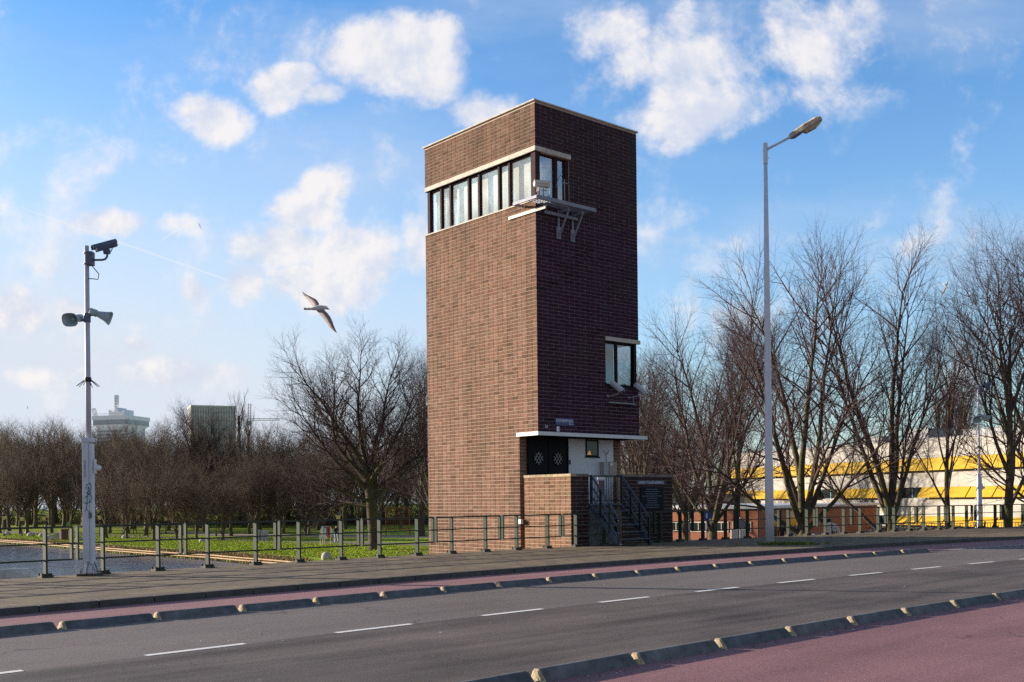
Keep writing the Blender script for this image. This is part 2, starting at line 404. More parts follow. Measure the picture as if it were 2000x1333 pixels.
# separating kerb blocks, each a thing of its own
def kerb_block(key, t, ln, off0, w, h, label, group):
    d = ldir(key, t + ln / 2); p0 = lp(key, t, off0); 
    root = empty('kerb_block', p0 + Vector((random.uniform(-.012, .012), random.uniform(-.012, .012), 0)), math.atan2(d.y, d.x) + random.uniform(-.008, .008)); tag(root, label, 'kerb block', group)
    def ring(x, dz, s): return [(x, 0 + s * .3, 0), (x, .02 + s * .3, dz * .3), (x, .085 + s * .3, dz * .96), (x, .10 + s * .3, dz), (x, .15 - s, dz), (x, .17 - s, dz * .5), (x, .18 - s, 0)]
    rj = random.uniform(-.006, .006)
    mb = MB(); mb.loft([ring(.07, h + rj, 0), ring(.14, h + rj, 0), ring(ln - .07, h + rj, 0), ring(ln - .035, h * .9 + rj, .004), ring(ln - .012, h * .5, .01), ring(ln, .02, .015)]); 
    mb.build('body', concrete, root)
    mb = MB(); mb.loft([ring(.0, .02, .004), ring(.018, h * .5, .002), ring(.038, h * .85, .001), ring(.06, h + rj - .002, 0), ring(.07, h + rj, 0)], cap=True); mb.build('end_face', kerb_end, root)
    return root
random.seed(4)
for k in range(-2, 18):
    n = 17 - k
    kerb_block('far', 5.40 + 1.437 * k, 1.42, 0.0, -.20, .105, f'grey kerb block of the far row, {ORD[n]} from its end past the lamp post', 'kerb blocks beside the far cycle lane')
for k in range(-1, 9):
    kerb_block('near', 6.93 + 1.493 * k, 1.475, 0.0, -.24, .115, 'rough kerb block with cream end in the near row, ' + ORD[k + 1] + ' along it', 'kerb blocks between the carriageway and the near cycle lane')

def litter():
    r_ = random.Random(31); mb = MB(); cols = [(.16, .10, .05), (.10, .07, .04), (.24, .18, .10), (.5, .48, .45), (.07, .06, .04)]
    for i in range(2600):
        key, o, z = r_.choice((('near', r_.gauss(.12, .10), .006), ('near', r_.gauss(-.35, .12), .006), ('far', r_.gauss(-.30, .09), .006), ('far', r_.gauss(.10, .08), .002), ('walk', r_.gauss(.12, .09), .006), ('fence', r_.gauss(.1, .5), .124), ('dash', r_.gauss(0, 1.6), .010)))
        p = lp(key, r_.uniform(2, 45), o, z); w = r_.uniform(.008, .026); a = r_.uniform(0, 6.28); k = len(mb.v)
        mb.v += [(p.x + math.cos(a) * w, p.y + math.sin(a) * w, p.z), (p.x - math.sin(a) * w, p.y + math.cos(a) * w, p.z + r_.uniform(0, .012)), (p.x - math.cos(a) * w, p.y - math.sin(a) * w, p.z + .002)]
        mb.f.append([k, k + 1, k + 2]); mb.c.append(r_.choice(cols)); mb.mi.append(0)
    tag(mb.build('leaf_litter', M('litter_bits', (.2, .15, .1), .9, vcol=True, spec=.1)), kind='stuff')
litter()

# ------------------------------------------------------------------ water and land behind the bridge
WATER_Z = -3.0
def water_material():
    m = bpy.data.materials.new('water'); m.use_nodes = True; t = NT(m.node_tree); b = m.node_tree.nodes['Principled BSDF']
    b.inputs['Base Color'].default_value = (.012, .04, .09, 1); b.inputs['Specular Tint'].default_value = (.55, .78, 1, 1); b.inputs['Roughness'].default_value = .16; b.inputs['IOR'].default_value = 1.33
    co = t.new('ShaderNodeTexCoord').outputs['Object']
    a = t.noise(t.vmath('MULTIPLY', co, (.45, 1.5, 1)), 1.1, 3, .5, .4)
    h = a
    bp = t.new('ShaderNodeBump', ins={'Strength': 1.0, 'Distance': .11, 'Height': h}); t.l.new(bp.outputs[0], b.inputs['Normal'])
    return m
mb = MB(); mb.add([(-400, -60, WATER_Z), (300, -60, WATER_Z), (300, 400, WATER_Z), (-400, 400, WATER_Z)], [(0, 1, 2, 3)])
tag(mb.build('water', water_material()), kind='structure')
HW = EYE - WATER_Z
bank_px = [(-700, 1012), (-420, 1025), (-220, 1043), (-100, 1052), (0, 1060), (60, 1064), (120, 1069), (180, 1075), (240, 1080), (300, 1085), (360, 1089), (420, 1093), (470, 1098), (530, 1103), (580, 1108)]
bank = [unp(x, y, HW) for x, y in bank_px]
bank += [Vector((-14.5, 66, -3)), Vector((-10.5, 55, -3)), Vector((-6.5, 46, -3)), Vector((-3, 38, -3)), Vector((1, 30, -3)), Vector((6, 18, -3)), Vector((10, -40, -3))]
dirs = []
for i, b_ in enumerate(bank):
    a_ = bank[max(i - 1, 0)]; c_ = bank[min(i + 1, len(bank) - 1)]; d = (c_ - a_); d.z = 0; d.normalize()
    nrm = Vector((-d.y, d.x, 0)); tgt = Vector((-.05 + .35 * i / len(bank), 1, 0)).normalized()
    w = .5 if i < 15 else .75
    dirs.append((nrm * w + tgt * (1 - w)).normalized())
offs = [(-.15, -3.6), (0, -2.62), (.5, -2.55), (1.5, -2.48), (3.5, -2.38), (7, -2.32), (14, -2.3), (30, -2.3), (80, -2.3), (300, -2.3), (2500, -2.3)]
def land_material():
    m = bpy.data.materials.new('grass_ground'); m.use_nodes = True; t = NT(m.node_tree); b = m.node_tree.nodes['Principled BSDF']
    co = t.new('ShaderNodeTexCoord').outputs['Object']
    n = t.noise(co, .35, 6, .6); n2 = t.noise(co, 3.5, 5, .7); y = t.new('ShaderNodeSeparateXYZ', ins={0: co}).outputs[1]
    c = t.mix(t.ramp(n, .35, .65), (.22, .33, .02), (.33, .40, .03))
    c = t.mix(t.ramp(n2, .45, .7, 0, .8), c, (.11, .18, .02))
    c = t.mix(t.ramp(t.noise(co, .16, 5), .5, .64, 0, .6), c, (.13, .12, .05))
    xx = t.new('ShaderNodeSeparateXYZ', ins={0: co}).outputs[0]
    c = t.mix(t.ramp(xx, -1, 7), c, t.mix(t.ramp(n, .4, .6), (.10, .09, .08), (.16, .14, .12)))
    t.l.new(c, b.inputs['Base Color']); b.inputs['Roughness'].default_value = .9; b.inputs['Specular IOR Level'].default_value = .1
    bp = t.new('ShaderNodeBump', ins={'Strength': 1.0, 'Distance': .25, 'Height': n2}); t.l.new(bp.outputs[0], b.inputs['Normal'])
    return m
mb = MB(); vs = []; fs = []; K = len(offs)
for b_, d in zip(bank, dirs):
    for o_, z in offs: vs.append((b_.x + d.x * o_, b_.y + d.y * o_, z))
for i in range(len(bank) - 1):
    for j in range(K - 1): fs.append((i * K + j, (i + 1) * K + j, (i + 1) * K + j + 1, i * K + j + 1))
mb.add(vs, fs); land = mb.build('ground', land_material()); tag(land, kind='structure')
def bank_point(s, off):
    i = min(int(s), len(bank) - 2); f = s - i; b_ = bank[i].lerp(bank[i + 1], f); d = dirs[i].lerp(dirs[i + 1], f).normalized()
    z = np.interp(off, [o for o, _ in offs], [z for _, z in offs]); return Vector((b_.x + d.x * off, b_.y + d.y * off, float(z)))
# timber bank edging: two rails and a row of stakes
timber = M('weathered_timber', (.42, .27, .15), .85, noise=(4, .3)); root = empty('bank_revetment', bank[4]); tag(root, 'reddish timber revetment with two rails along the grassy water edge', 'revetment')
for hz in (-2.60, -2.80):
    mb = MB(); pts = [bank_point(s, -.22) - bank[4] for s in np.arange(2, 14.6, .2)]
    for a_, c_ in zip(pts[:-1], pts[1:]):
        mb.bar((a_.x, a_.y, hz - bank[4].z), (c_.x, c_.y, hz - bank[4].z), .10, .09)
    mb.build('rail', timber, root)
mb = MB(); s = 2.0
while s < 14.5:
    p = bank_point(s, -.17) - bank[4]; mb.tube([(p.x, p.y, -3.3 - bank[4].z), (p.x, p.y, -2.58 - bank[4].z)], .045, 5)
    i = int(s); s += .62 / (bank[i + 1] - bank[i]).length
tag(mb.build('stakes', timber, root), kind='stuff')
# dry reeds and grass tufts on the bank
rng = random.Random(11)
def tufts(name, N, fn, cols, hr, label=None):
    vs = []; fs = []; cs = []
    for _ in range(N):
        p = fn()
        if p is None: continue
        h = rng.uniform(*hr); col = rng.choice(cols); col = tuple(c * rng.uniform(.75, 1.25) for c in col)
        for b_ in range(4):
            a = rng.uniform(0, 6.28); l = rng.uniform(.3, 1.0) * h; w = rng.uniform(.18, .4) * h
            q = (p[0] + rng.uniform(-.5, .5) * h, p[1] + rng.uniform(-.5, .5) * h, p[2] - .01); k = len(vs)
            vs += [(q[0] - math.cos(a) * w, q[1] - math.sin(a) * w, q[2]), (q[0] + math.cos(a) * w, q[1] + math.sin(a) * w, q[2]), (q[0] + math.sin(a) * l * .7, q[1] - math.cos(a) * l * .7, q[2] + h * rng.uniform(.5, 1))]
            fs.append((k, k + 1, k + 2)); cs.append(col)
    mb = MB(); mb.v = vs; mb.f = [list(f) for f in fs]; mb.c = cs; mb.mi = [0] * len(fs)
    return mb.build(name, M('tuft_leaves', (.2, .3, .05), .8, vcol=True, spec=.2))
def gp():
    s = rng.uniform(3.5, 14.5 if rng.random() < .8 else 17.5); off = rng.uniform(.3, 1) ** 1.6 * 17; return bank_point(s, off)
g = tufts('grass', 26000, gp, [(.32, .45, .03), (.42, .50, .04), (.22, .33, .025), (.46, .50, .06)], (.06, .14)); tag(g, kind='stuff')
g = tufts('reeds', 5200, lambda: bank_point(rng.uniform(3, 14.6), rng.uniform(-.1, 1.1)), [(.42, .33, .16), (.36, .26, .12), (.26, .24, .08)], (.12, .3)); tag(g, kind='stuff')
# park paths
def pathstrip(name, pxs, H, depth, material, z):
    mb = MB(); c_ = [unp(x, y, H) for x, y in pxs]; vs = []; fs = []
    for i, p in enumerate(c_):
        vs += [(p.x, p.y, z), (p.x + depth * .12, p.y + depth, z)]
        if i: fs.append((2 * i - 2, 2 * i - 1, 2 * i + 1, 2 * i)[::-1])
    mb.add(vs, [f[::-1] for f in fs]); return tag(mb.build(name, material), kind='structure')
pathstrip('path', [(-500, 1023), (-100, 1036), (100, 1042), (180, 1045), (330, 1051), (420, 1055), (520, 1059), (600, 1061), (740, 1063), (835, 1064)], 4.0, 4.5, M('red_path', (.15, .10, .10), .9, noise=(.8, .2)), -2.285)
pathstrip('sand_path', [(300, 1040), (420, 1046), (600, 1048), (835, 1050)], 4.0, 7.0, M('sand_path', (.23, .17, .14), .9, noise=(.8, .2)), -2.283)

# ------------------------------------------------------------------ the brick tower
TPOS = Vector((.946, 37.12, 0)); TA = math.atan2(.653, .758)
TW, TD, TTOP = 5.23, 6.54, 15.72
tower = empty('brick_tower', TPOS, TA); tag(tower, 'tall dark brown brick bridge keeper tower with a corner window band near its top', 'tower')
brng = random.Random(3)
def brick_face(mb, axis, face, sgn, a0, a1, z0, z1, bw, bh, stagger, holes=(), tone=(.200, .112, .078), jh_=.018):
    """real bricks standing proud of the mortar; axis 'y': the face x=face, axis 'x': the face y=face; sgn: outward side"""
    jw, jh, dep = .020, jh_, .011
    nrow = int(round((z1 - z0) / bh)); bh = (z1 - z0) / nrow
    colt = {}
    for r in range(nrow):
        za, zb = z0 + r * bh + jh / 2, z0 + (r + 1) * bh - jh / 2; zm = (za + zb) / 2
        st = (bw / 2 if (r % 2 and stagger) else 0); k = 0; x = a0 - st
        while x < a1 - 1e-4:
            xa, xb = max(x + jw / 2, a0), min(x + bw - jw / 2, a1)
            if x + bw >= a1 - 1e-3: xb = a1
            if x <= a0 + 1e-3: xa = a0
            segs = [(xa, xb)]
            for (h0, h1, g0, g1) in holes:
                if g0 < zm < g1: 
                    ns = []
                    for p, q in segs:
                        if q <= h0 or p >= h1: ns.append((p, q)); continue
                        if p < h0: ns.append((p, h0))
                        if q > h1: ns.append((h1, q))
                    segs = ns
            kk = int(round(x / bw * 2))
            if kk not in colt: colt[kk] = brng.uniform(.92, 1.08)
            v = colt[kk] * brng.uniform(.84, 1.14) * (0.66 if brng.random() < .05 else 1) * (1.2 if brng.random() < .04 else 1)
            g = brng.uniform(.92, 1.12); col = (tone[0] * v, tone[1] * v * g, tone[2] * v * g)
            dj = dep + brng.uniform(-.002, .003)
            for p, q in segs:
                if q - p < .02: continue
                f0, f1 = face, face + sgn * dj
                lo, hi = min(f0, f1), max(f0, f1)
                if axis == 'y': mb.box((lo, p, za), (hi, q, zb), col, skip=('+x' if sgn < 0 else '-x',))
                else: mb.box((p, lo, za), (q, hi, zb), col, skip=('+y' if sgn < 0 else '-y',))
            x += bw
BW, BH = .266, .131
ZW0, ZW1 = 12.28, 13.95      # window band
ZP = 3.98                    # canopy underside
ins_w = .14
# mortar core: solid blocks (the wall is one part)
core = MB()
e = .013
core.box((e, 1.02, -4.5), (TW - e, TD - e, ZP), mi=0)
core.box((e, e, ZP), (TW - e, TD - e, ZW0), mi=0)
core.box((e, e, ZW1 + .02), (TW - e, TD - e, TTOP), mi=0)
core.box((1.66, e, ZW0), (TW - e, .3, ZW1 + .02), mi=0)
core.box((TW - .3, .3, ZW0), (TW - e, TD - e, ZW1 + .02), mi=0)
def in_core(): pass
# small window recess in the right wall is made by leaving bricks off and building the core round it
core.v.clear(); core.f.clear(); core.c.clear(); core.mi.clear()
sw_x0, sw_z0, sw_z1 = 3.42, 5.95, 7.62
core.box((e, 1.02, -4.5), (TW - e, TD - e, ZP), skip=('+z',))
core.box((e, e, ZP), (TW - e, TD - e, sw_z0))
core.box((e, e, sw_z0), (sw_x0, TD - e, sw_z1), skip=('-z', '+z'))
core.box((sw_x0, 1.5, sw_z0), (TW - e, TD - e, sw_z1), skip=('-z', '+z'))
core.box((e, e, sw_z1), (TW - e, TD - e, ZW0))
core.box((1.66, e, ZW0), (TW - e, .3, ZW1 + .02), skip=('-z', '+z'))
core.box((TW - .3, .3, ZW0), (TW - e, TD - e, ZW1 + .02), skip=('-z', '+z'))
core.box((e, e, ZW1 + .02), (TW - e, TD - e, TTOP))
core.build('wall_core', mortar_m, tower)
wl = MB()
lz0 = -4.5
holesL = [(-1, 1.02, -9, ZP), (-1, 99, ZW0, ZW1 + .18)]
brick_face(wl, 'y', e, -1, 0, TD, lz0, TTOP - .06, BW, BH, False, holesL)
tag(wl.build('side_wall', brick_m, tower), 'sunlit brown brick side wall with deep upright joints')
wr = MB()
holesR = [(-1, 1.66, ZW0, ZW1 + .18), (sw_x0, 99, sw_z0, sw_z1 + .14)]
brick_face(wr, 'x', e, -1, 0, TW, ZP + .12, TTOP - .06, BW * 2, BH, True, holesR, tone=(.049, .022, .043), jh_=.012)  # same brick as the side wall; its shade is put into a darker, purple tone
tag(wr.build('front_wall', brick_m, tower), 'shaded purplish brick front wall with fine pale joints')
ww = MB(); brick_face(ww, 'y', TW - e, 1, 0, TD, 2.0, TTOP - .06, BW, BH, False, [(-1, 1.02, -9, ZP), (-1, 1.5, sw_z0, sw_z1 + .14)]); brick_face(ww, 'x', TD - e, 1, 0, TW, 2.0, TTOP - .06, BW * 2, BH, True, [(-1, TW - .3, ZW0, ZW1 + .1)])
ww.build('rear_wall', brick_m, tower)
# porch-level front: brick strip, doors, white wall, brick pier
for a_, b_ in ((0, .33), (4.78, TW)):
    pf = MB(); brick_face(pf, 'x', 1.02, -1, a_, b_, -2, ZP, .266, BH, False); pf.build('porch_pier', brick_m, tower)
mb = MB(); mb.box((2.32, .96, 1.5), (4.78, 1.02, ZP), skip=('+y',)); mb.build('porch_wall', render_white, tower)
def door(x0, x1):
    mb = MB(); mb.box((x0 + .02, .93, 1.56), (x1 - .02, .985, 3.86)); mb.box((x0 + .12, .918, 2.0), (x1 - .12, .93, 2.05)); d = mb.build('door', darkwood, tower)
    cx, cz = (x0 + x1) / 2 - .02, 3.22
    # round pane with lattice
    mb = MB(); mb.tube([(cx, .935, cz), (cx, .915, cz)], .25, 28); mb.build('round_pane', M('door_pane_dark', (.004, .004, .005), .7, spec=.1), d)
    mb = MB()
    for k in (-1, 0, 1):
        for sg in (-1, 1):
            o = k * .115; u = Vector((sg * .6, 0, .8)).normalized(); pn = Vector((.8, 0, -sg * .6)).normalized()
            c_ = Vector((cx, .905, cz)) + pn * o; L = math.sqrt(max(.21 ** 2 - o * o, .002)); mb.bar(c_ - u * L * 1.1, c_ + u * L * 1.1, .020, .02, up=(0, 1, 0))
    mb.build('lattice', M('lattice_paint', (.32, .32, .31), .6), d)
    return d
d1 = door(.36, 1.33); d2 = door(1.33, 2.30)
mb = MB(); mb.box((1.62, .90, 2.36), (1.93, .92, 2.46)); mb.build('letter_slot', galv, d2)
mb = MB(); mb.box((2.10, .895, 2.02), (2.26, .92, 2.56)); mb.box((2.13, .885, 2.3), (2.23, .896, 2.48), mi=1); mb.build('lock_plate', [M('lock_plate_metal', (.45, .42, .36), .4, .5), black_steel], d2)
mb = MB(); mb.tube([(1.26, .93, 2.05), (1.26, .86, 2.05), (1.15, .86, 2.05)], .012, 8); mb.box((1.245, .915, 1.92), (1.275, .93, 2.14)); mb.build('handle', galv, d1)
mb = MB(); mb.box((.33, .90, 1.55), (.375, .99, ZP)); mb.box((2.285, .90, 1.55), (2.33, .99, ZP)); mb.box((.375, .90, 3.87), (2.285, .99, ZP)); mb.build('door_frame', darkwood, tower)
# porch window
wf = MB(); px0, px1, pz0 = 3.27, 3.95, 3.33
wf.box((px0, .93, pz0), (px1, .959, pz0 + .05)); wf.box((px0, .93, pz0 + .05), (px0 + .05, .959, ZP - .01)); wf.box((px1 - .05, .93, pz0 + .05), (px1, .959, ZP - .01)); wf.box((px0 - .03, .90, pz0 - .04), (px1 + .05, .96, pz0))
pw = wf.build('porch_window', darkwood, tower)
mb = MB(); mb.box((px0 + .05, .945, pz0 + .05), (px1 - .05, .955, ZP - .01)); mb.build('pane', M('lit_pane', (.03, .02, .015), .12), pw)
lampm = bpy.data.materials.new('warm_indoor_lamp'); lampm.use_nodes = True
lb = lampm.node_tree.nodes['Principled BSDF']; lb.inputs['Base Color'].default_value = (.5, .25, .1, 1); lb.inputs['Emission Color'].default_value = (1, .45, .15, 1); lb.inputs['Emission Strength'].default_value = .16
mb = MB(); mb.loft([[(3.34, .937, 3.40), (3.56, .937, 3.40), (3.56, .9435, 3.40), (3.34, .9435, 3.40)], [(3.44, .937, 3.55), (3.49, .937, 3.55), (3.49, .9435, 3.55), (3.44, .9435, 3.55)]]); mb.build('window_lamp', lampm, pw)
mb = MB(); mb.box((2.40, .925, 3.02), (2.46, .959, 3.18)); mb.build('doorbell', black_steel, tower)
# canopy
mb = MB(); mb.prism([(-.07, 1.10), (-.07, -.07), (TW + .38, -.07), (TW + .38, 1.02), (TW - .0, 1.02)], ZP, ZP + .135); mb.build('canopy', white_paint, tower, bevel=.006)
# coping
mb = MB(); mb.box((-.07, -.05, TTOP), (TW + .06, TD + .07, TTOP + .055)); mb.build('coping', coping_m, tower, bevel=.01)
# lintel over the window band
mb = MB(); mb.box((-.045, .0, ZW1 + .02), (.30, TD - .02, ZW1 + .19)); mb.box((-.045, -.045, ZW1 + .02), (1.70, .0, ZW1 + .19)); mb.build('lintel', coping_m, tower, bevel=.008)
mb = MB(); mb.box((-.03, 0, ZW0 - .045), (.32, TD + .02, ZW0 + .004)); mb.box((0, -.03, ZW0 - .045), (1.66, 0, ZW0 + .004)); mb.build('sill', coping_m, tower)
# window band: posts and panes
def band_window(axis, a, b, name='window'):
    """one light of the band between a and b, in its frame"""
    fw = .045; z0, z1 = ZW0 + .005, ZW1 + .015; fr = MB(); gl = MB()
    def bx(m_, p, q, zz0, zz1, d0, d1):
        if axis == 'y': m_.box((d0, p, zz0), (d1, q, zz1))
        else: m_.box((p, d0, zz0), (q, d1, zz1))
    bx(fr, a, a + fw, z0, z1, ins_w - .03, ins_w + .05); bx(fr, b - fw, b, z0, z1, ins_w - .03, ins_w + .05)
    bx(fr, a + fw, b - fw, z0, z0 + fw, ins_w - .028, ins_w + .05); bx(fr, a + fw, b - fw, z1 - .06, z1, ins_w - .028, ins_w + .05)
    w = fr.build(name, frame_m, tower)
    bx(gl, a + fw, b - fw, z0 + fw, z1 - .06, ins_w + .01, ins_w + .016); gl.build('pane', glass_m, w)
def ypx(px):  # position along the sunlit wall seen at pixel column px near the top
    k = (px - 4.5 - 1000) / F; x0, y0 = TPOS.x + ins_w * .758, TPOS.y + ins_w * .653
    return (x0 - k * y0) / (k * .758 + .653)
mull = [1048, 1008, 987.5, 948.5, 928, 892.5, 874, 840.5]
ys = [ypx(p) for p in mull]; ys[0] = .30; ys[-1] = TD - .14
for i in range(7): band_window('y', ys[i] + .02, ys[i + 1] - .02)
for a_, b_ in [((ins_w - .06, ys[i] - .045, ZW0 + .004), (ins_w + .08, ys[i] + .045, ZW1 + .02)) for i in range(1, 7)] + [((.05, TD - .24, ZW0 + .004), (.22, TD - .09, ZW1 + .02)), ((.03, .04, ZW0 + .004), (.25, .26, ZW1 + .02))]:
    mb = MB(); mb.box(a_, b_); mb.build('mullion', frame_m, tower)
band_window('x', .27, 1.02); band_window('x', 1.12, 1.52)
for a_, b_ in (((1.02, .08, ZW0 + .004), (1.12, .22, ZW1 + .02)), ((1.52, .06, ZW0 + .004), (1.655, .24, ZW1 + .02))):
    mb = MB(); mb.box(a_, b_); mb.build('mullion', frame_m, tower)
# curtains and the room behind
def curtain(pts, z0, z1, name='curtain', amp=.03, per=.16):
    mb = MB(); p, q = Vector(pts[0]), Vector(pts[1]); L = (q - p).length; n = max(4, int(L / .03)); d = (q - p).normalized(); s_ = Vector((-d.y, d.x, 0))
    vs = []; fs = []
    for i in range(n + 1):
        u = L * i / n; o = p + d * u + s_ * (amp * math.sin(u / per * 6.28 + math.sin(u * 5) * 1.2))
        vs += [(o.x, o.y, z0), (o.x, o.y, z1)]
        if i: fs.append((2 * i - 2, 2 * i, 2 * i + 1, 2 * i - 1))
    mb.add(vs, fs); c_ = mb.build(name, curtain_m, tower, smooth=True); sm = c_.modifiers.new('thick', 'SOLIDIFY'); sm.thickness = .006; return c_
curtain(((.34, TD - 1.5, 0), (.34, TD - .3, 0)), ZW0 + .1, ZW1); curtain(((.42, .30, 0), (1.0, .30, 0)), ZW0 + .1, ZW1, per=.12)
curtain(((.38, .36, 0), (.38, TD - 1.6, 0)), ZW0 + .05, ZW1 - .02, name='added_blind', amp=.004, per=.5)  # added behind the panes to brighten them, standing in for reflected sky
mb = MB(); mb.box((1.9, .31, ZW0 + .02), (TW - .31, TD - .02, ZW1)); mb.build('room_partition', interior_m, tower)
# small corner window
fr = MB(); a, b, z0, z1 = sw_x0, TW - .02, sw_z0, sw_z1
fr.box((a + .001, .10, z0), (a + .04, .17, z1)); fr.box((a + .62, .09, z0), (a + .74, .18, z1)); fr.box((b - .22, .02, z0), (b - .08, .20, z1)); fr.box((a + .04, .10, z1 - .09), (b - .22, .17, z1 - .001)); fr.box((a + .04, .10, z0 + .001), (b - .22, .17, z0 + .08)); fr.box((a, .0, z0 - .03), (b, .1, z0 + .001))
sw = fr.build('corner_window', darkwood, tower)
mb = MB(); mb.box((a + .04, .125, z0 + .08), (a + .62, .131, z1 - .09)); mb.box((a + .74, .125, z0 + .08), (b - .22, .131, z1 - .09)); mb.build('pane', glass_dark, sw)
curtain(((a + .05, .20, 0), (a + .61, .20, 0)), z0 + .02, z1 - .02, amp=.035, per=.13)
mb = MB(); mb.box((a + .66, 1.3, z0 + .01), (b - .02, 1.49, z1 - .01)); mb.build('room_partition', interior_m, tower)
mb = MB(); mb.box((sw_x0 - .01, -.04, sw_z1), (TW + .07, .06, sw_z1 + .145)); mb.build('lintel', coping_m, tower)
# platform, terrace walls
YT = -1.614; ZT = 2.50; ZPL = 1.55
mb = MB(); mb.box((.26, YT + .25, 1.0), (TW - .02, 1.0, ZPL)); mb.box((.26, YT + .26, -1.5), (TW - .27, YT + .5, 1.0)); mb.build('porch_floor', concrete, tower)
tw_ = MB(); tc = MB()
tc.box((e, YT + e, -1.5), (.25, .78 - e, ZT)); tc.box((.25, YT + e, -1.5), (.85 - e, YT + .25, ZT)); tc.box((2.5 + e, YT + e, -1.5), (TW - e, YT + .25, ZT)); tc.box((TW - .25, YT + .25, -1.5), (TW - e, .9, ZT))
tc.build('terrace_core', mortar_m, tower)
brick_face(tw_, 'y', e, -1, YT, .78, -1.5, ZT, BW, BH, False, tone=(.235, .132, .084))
brick_face(tw_, 'x', YT + e, -1, 0, .85, -1.5, ZT, BW * 2, BH, True, tone=(.046, .029, .034), jh_=.011); brick_face(tw_, 'x', YT + e, -1, 2.5, TW, -1.5, ZT, BW * 2, BH, True, tone=(.046, .029, .034), jh_=.011)  # front bricks darkened like the tower front, shade painted into their tone
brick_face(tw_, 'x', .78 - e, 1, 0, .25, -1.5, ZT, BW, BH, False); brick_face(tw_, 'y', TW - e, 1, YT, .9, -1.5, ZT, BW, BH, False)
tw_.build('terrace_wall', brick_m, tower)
cp = MB(); cp2 = None; y = YT - .012
while y < .78: 
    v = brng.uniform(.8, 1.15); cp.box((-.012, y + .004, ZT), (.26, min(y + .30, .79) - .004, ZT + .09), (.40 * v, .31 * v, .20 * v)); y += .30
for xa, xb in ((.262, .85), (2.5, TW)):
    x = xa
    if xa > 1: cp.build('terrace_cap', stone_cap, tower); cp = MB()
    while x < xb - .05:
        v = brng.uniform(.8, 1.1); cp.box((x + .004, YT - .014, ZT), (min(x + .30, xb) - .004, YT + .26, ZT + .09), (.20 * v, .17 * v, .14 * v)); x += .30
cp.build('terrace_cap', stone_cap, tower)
# gate of upright bars across the stair head
mb = MB()
mb.bar((.87, YT + .12, 2.52), (2.48, YT + .12, 2.52), .03, .045); mb.bar((.87, YT + .12, 1.66), (2.48, YT + .12, 1.66), .03, .035)
x = .93
while x < 2.48: mb.tube([(x, YT + .12, 1.60), (x, YT + .12, 2.52)], .011, 6); x += .115
gate = mb.build('gate', black_steel, tower)
mb = MB(); mb.box((1.42, YT + .095, 1.95), (1.70, YT + .107, 2.36)); mb.build('notice_panel', M('brown_notice', (.12, .06, .045), .5), gate)
mb = MB(); mb.box((1.38, YT + .09, 2.40), (1.74, YT + .107, 2.48)); mb.build('notice_strip', white_paint, gate)
# steel stair
stair = empty('steel_stair', TPOS, TA); tag(stair, 'dark blue steel stair with two handrails climbing to the tower porch', 'stair')
run, x0s, x1s = .225, .95, 2.42; nst = 6; yend = YT - run * 6
mb = MB()
for i in range(6):
    z = .12 + .238 * (i + 1); y = YT - run * (5 - i)
    if i < 5: 
        tr = MB(); tr.box((x0s, y - run - .02, z - .03), (x1s, y - .005, z)); tr.build('tread', blue_steel, stair)
tr = MB(); tr.box((.86, YT - .02, ZPL - .05), (2.49, YT + .25, ZPL + .004)); tr.build('landing', blue_steel, stair)
for xs in (x0s - .02, x1s + .02):
    mb = MB(); mb.bar((xs, YT - .0, ZPL - .1), (xs, yend - .05, .14), .03, .17); mb.build('stringer', blue_steel, stair)
    top, bot = Vector((xs, YT - .02, ZPL + 1.02)), Vector((xs, yend + .02, .12 + .96))
    for dz in (0, -.36, -.70):
        mb = MB(); mb.bar(top + Vector((0, 0, dz)), bot + Vector((0, 0, dz + (0 if dz == 0 else -.0))), .035, .06 if dz == 0 else .045); mb.build('handrail' if dz == 0 else 'rail', blue_steel, stair)
    for f in (0.02, .36, .68, .99):
        p = top.lerp(bot, f); mb = MB(); mb.box((xs - .022, p.y - .04, p.z - .98), (xs + .022, p.y + .04, p.z)); mb.build('post', black_steel, stair)

# things fixed to the tower
LT = Matrix.Translation(TPOS) @ Matrix.Rotation(TA, 4, 'Z')
def on_tower(name, x, y, z, label, cat, group=None):
    return tag(empty(name, LT @ Vector((x, y, z)), TA), label, cat, group)
white_letters = M('white_lettering', (.80, .82, .86), .5)
o = on_tower('street_sign', .80, -.012, 4.37, 'dark blue street name sign with white lettering above the porch canopy', 'sign')
mb = MB(); mb.box((0, -.02, 0), (.92, 0, .26)); mb.build('plate', M('enamel_blue', (.008, .02, .16), .25), o, bevel=.004)
textobj('lettering', 'KRAAIENPLEIN', .150, white_letters, o, (.045, -.022, .115), extrude=.002, xs=.82); textobj('lettering', 'Noord', .075, white_letters, o, (.67, -.022, .035), extrude=.002)
o = on_tower('house_number', .87, -.012, 4.14, 'small white house number plate below the blue street sign', 'number plate')
mb = MB(); mb.box((0, -.014, 0), (.13, 0, .18)); mb.build('plate', white_letters, o); textobj('numeral', '1', .15, black_steel, o, (.045, -.016, .035), extrude=.001)
o = on_tower('bench_mark', .33, -.012, 4.26, 'tiny metal levelling mark on the dark brick corner', 'mark')
mb = MB(); mb.box((0, -.015, 0), (.10, 0, .02)); mb.box((0, -.015, .02), (.02, 0, .09)); mb.box((.08, -.015, .02), (.10, 0, .09)); mb.build('bracket', white_letters, o)
o = on_tower('bridge_name', 3.32, YT - .004, 2.25, 'pale metal letters of the bridge name on the dark terrace wall', 'lettering')
textobj('lettering', 'GERBEN WAGENAARBRUG', .145, M('pale_letters', (.55, .62, .75), .4), o, (0, -.012, 0), extrude=.01, xs=.80)
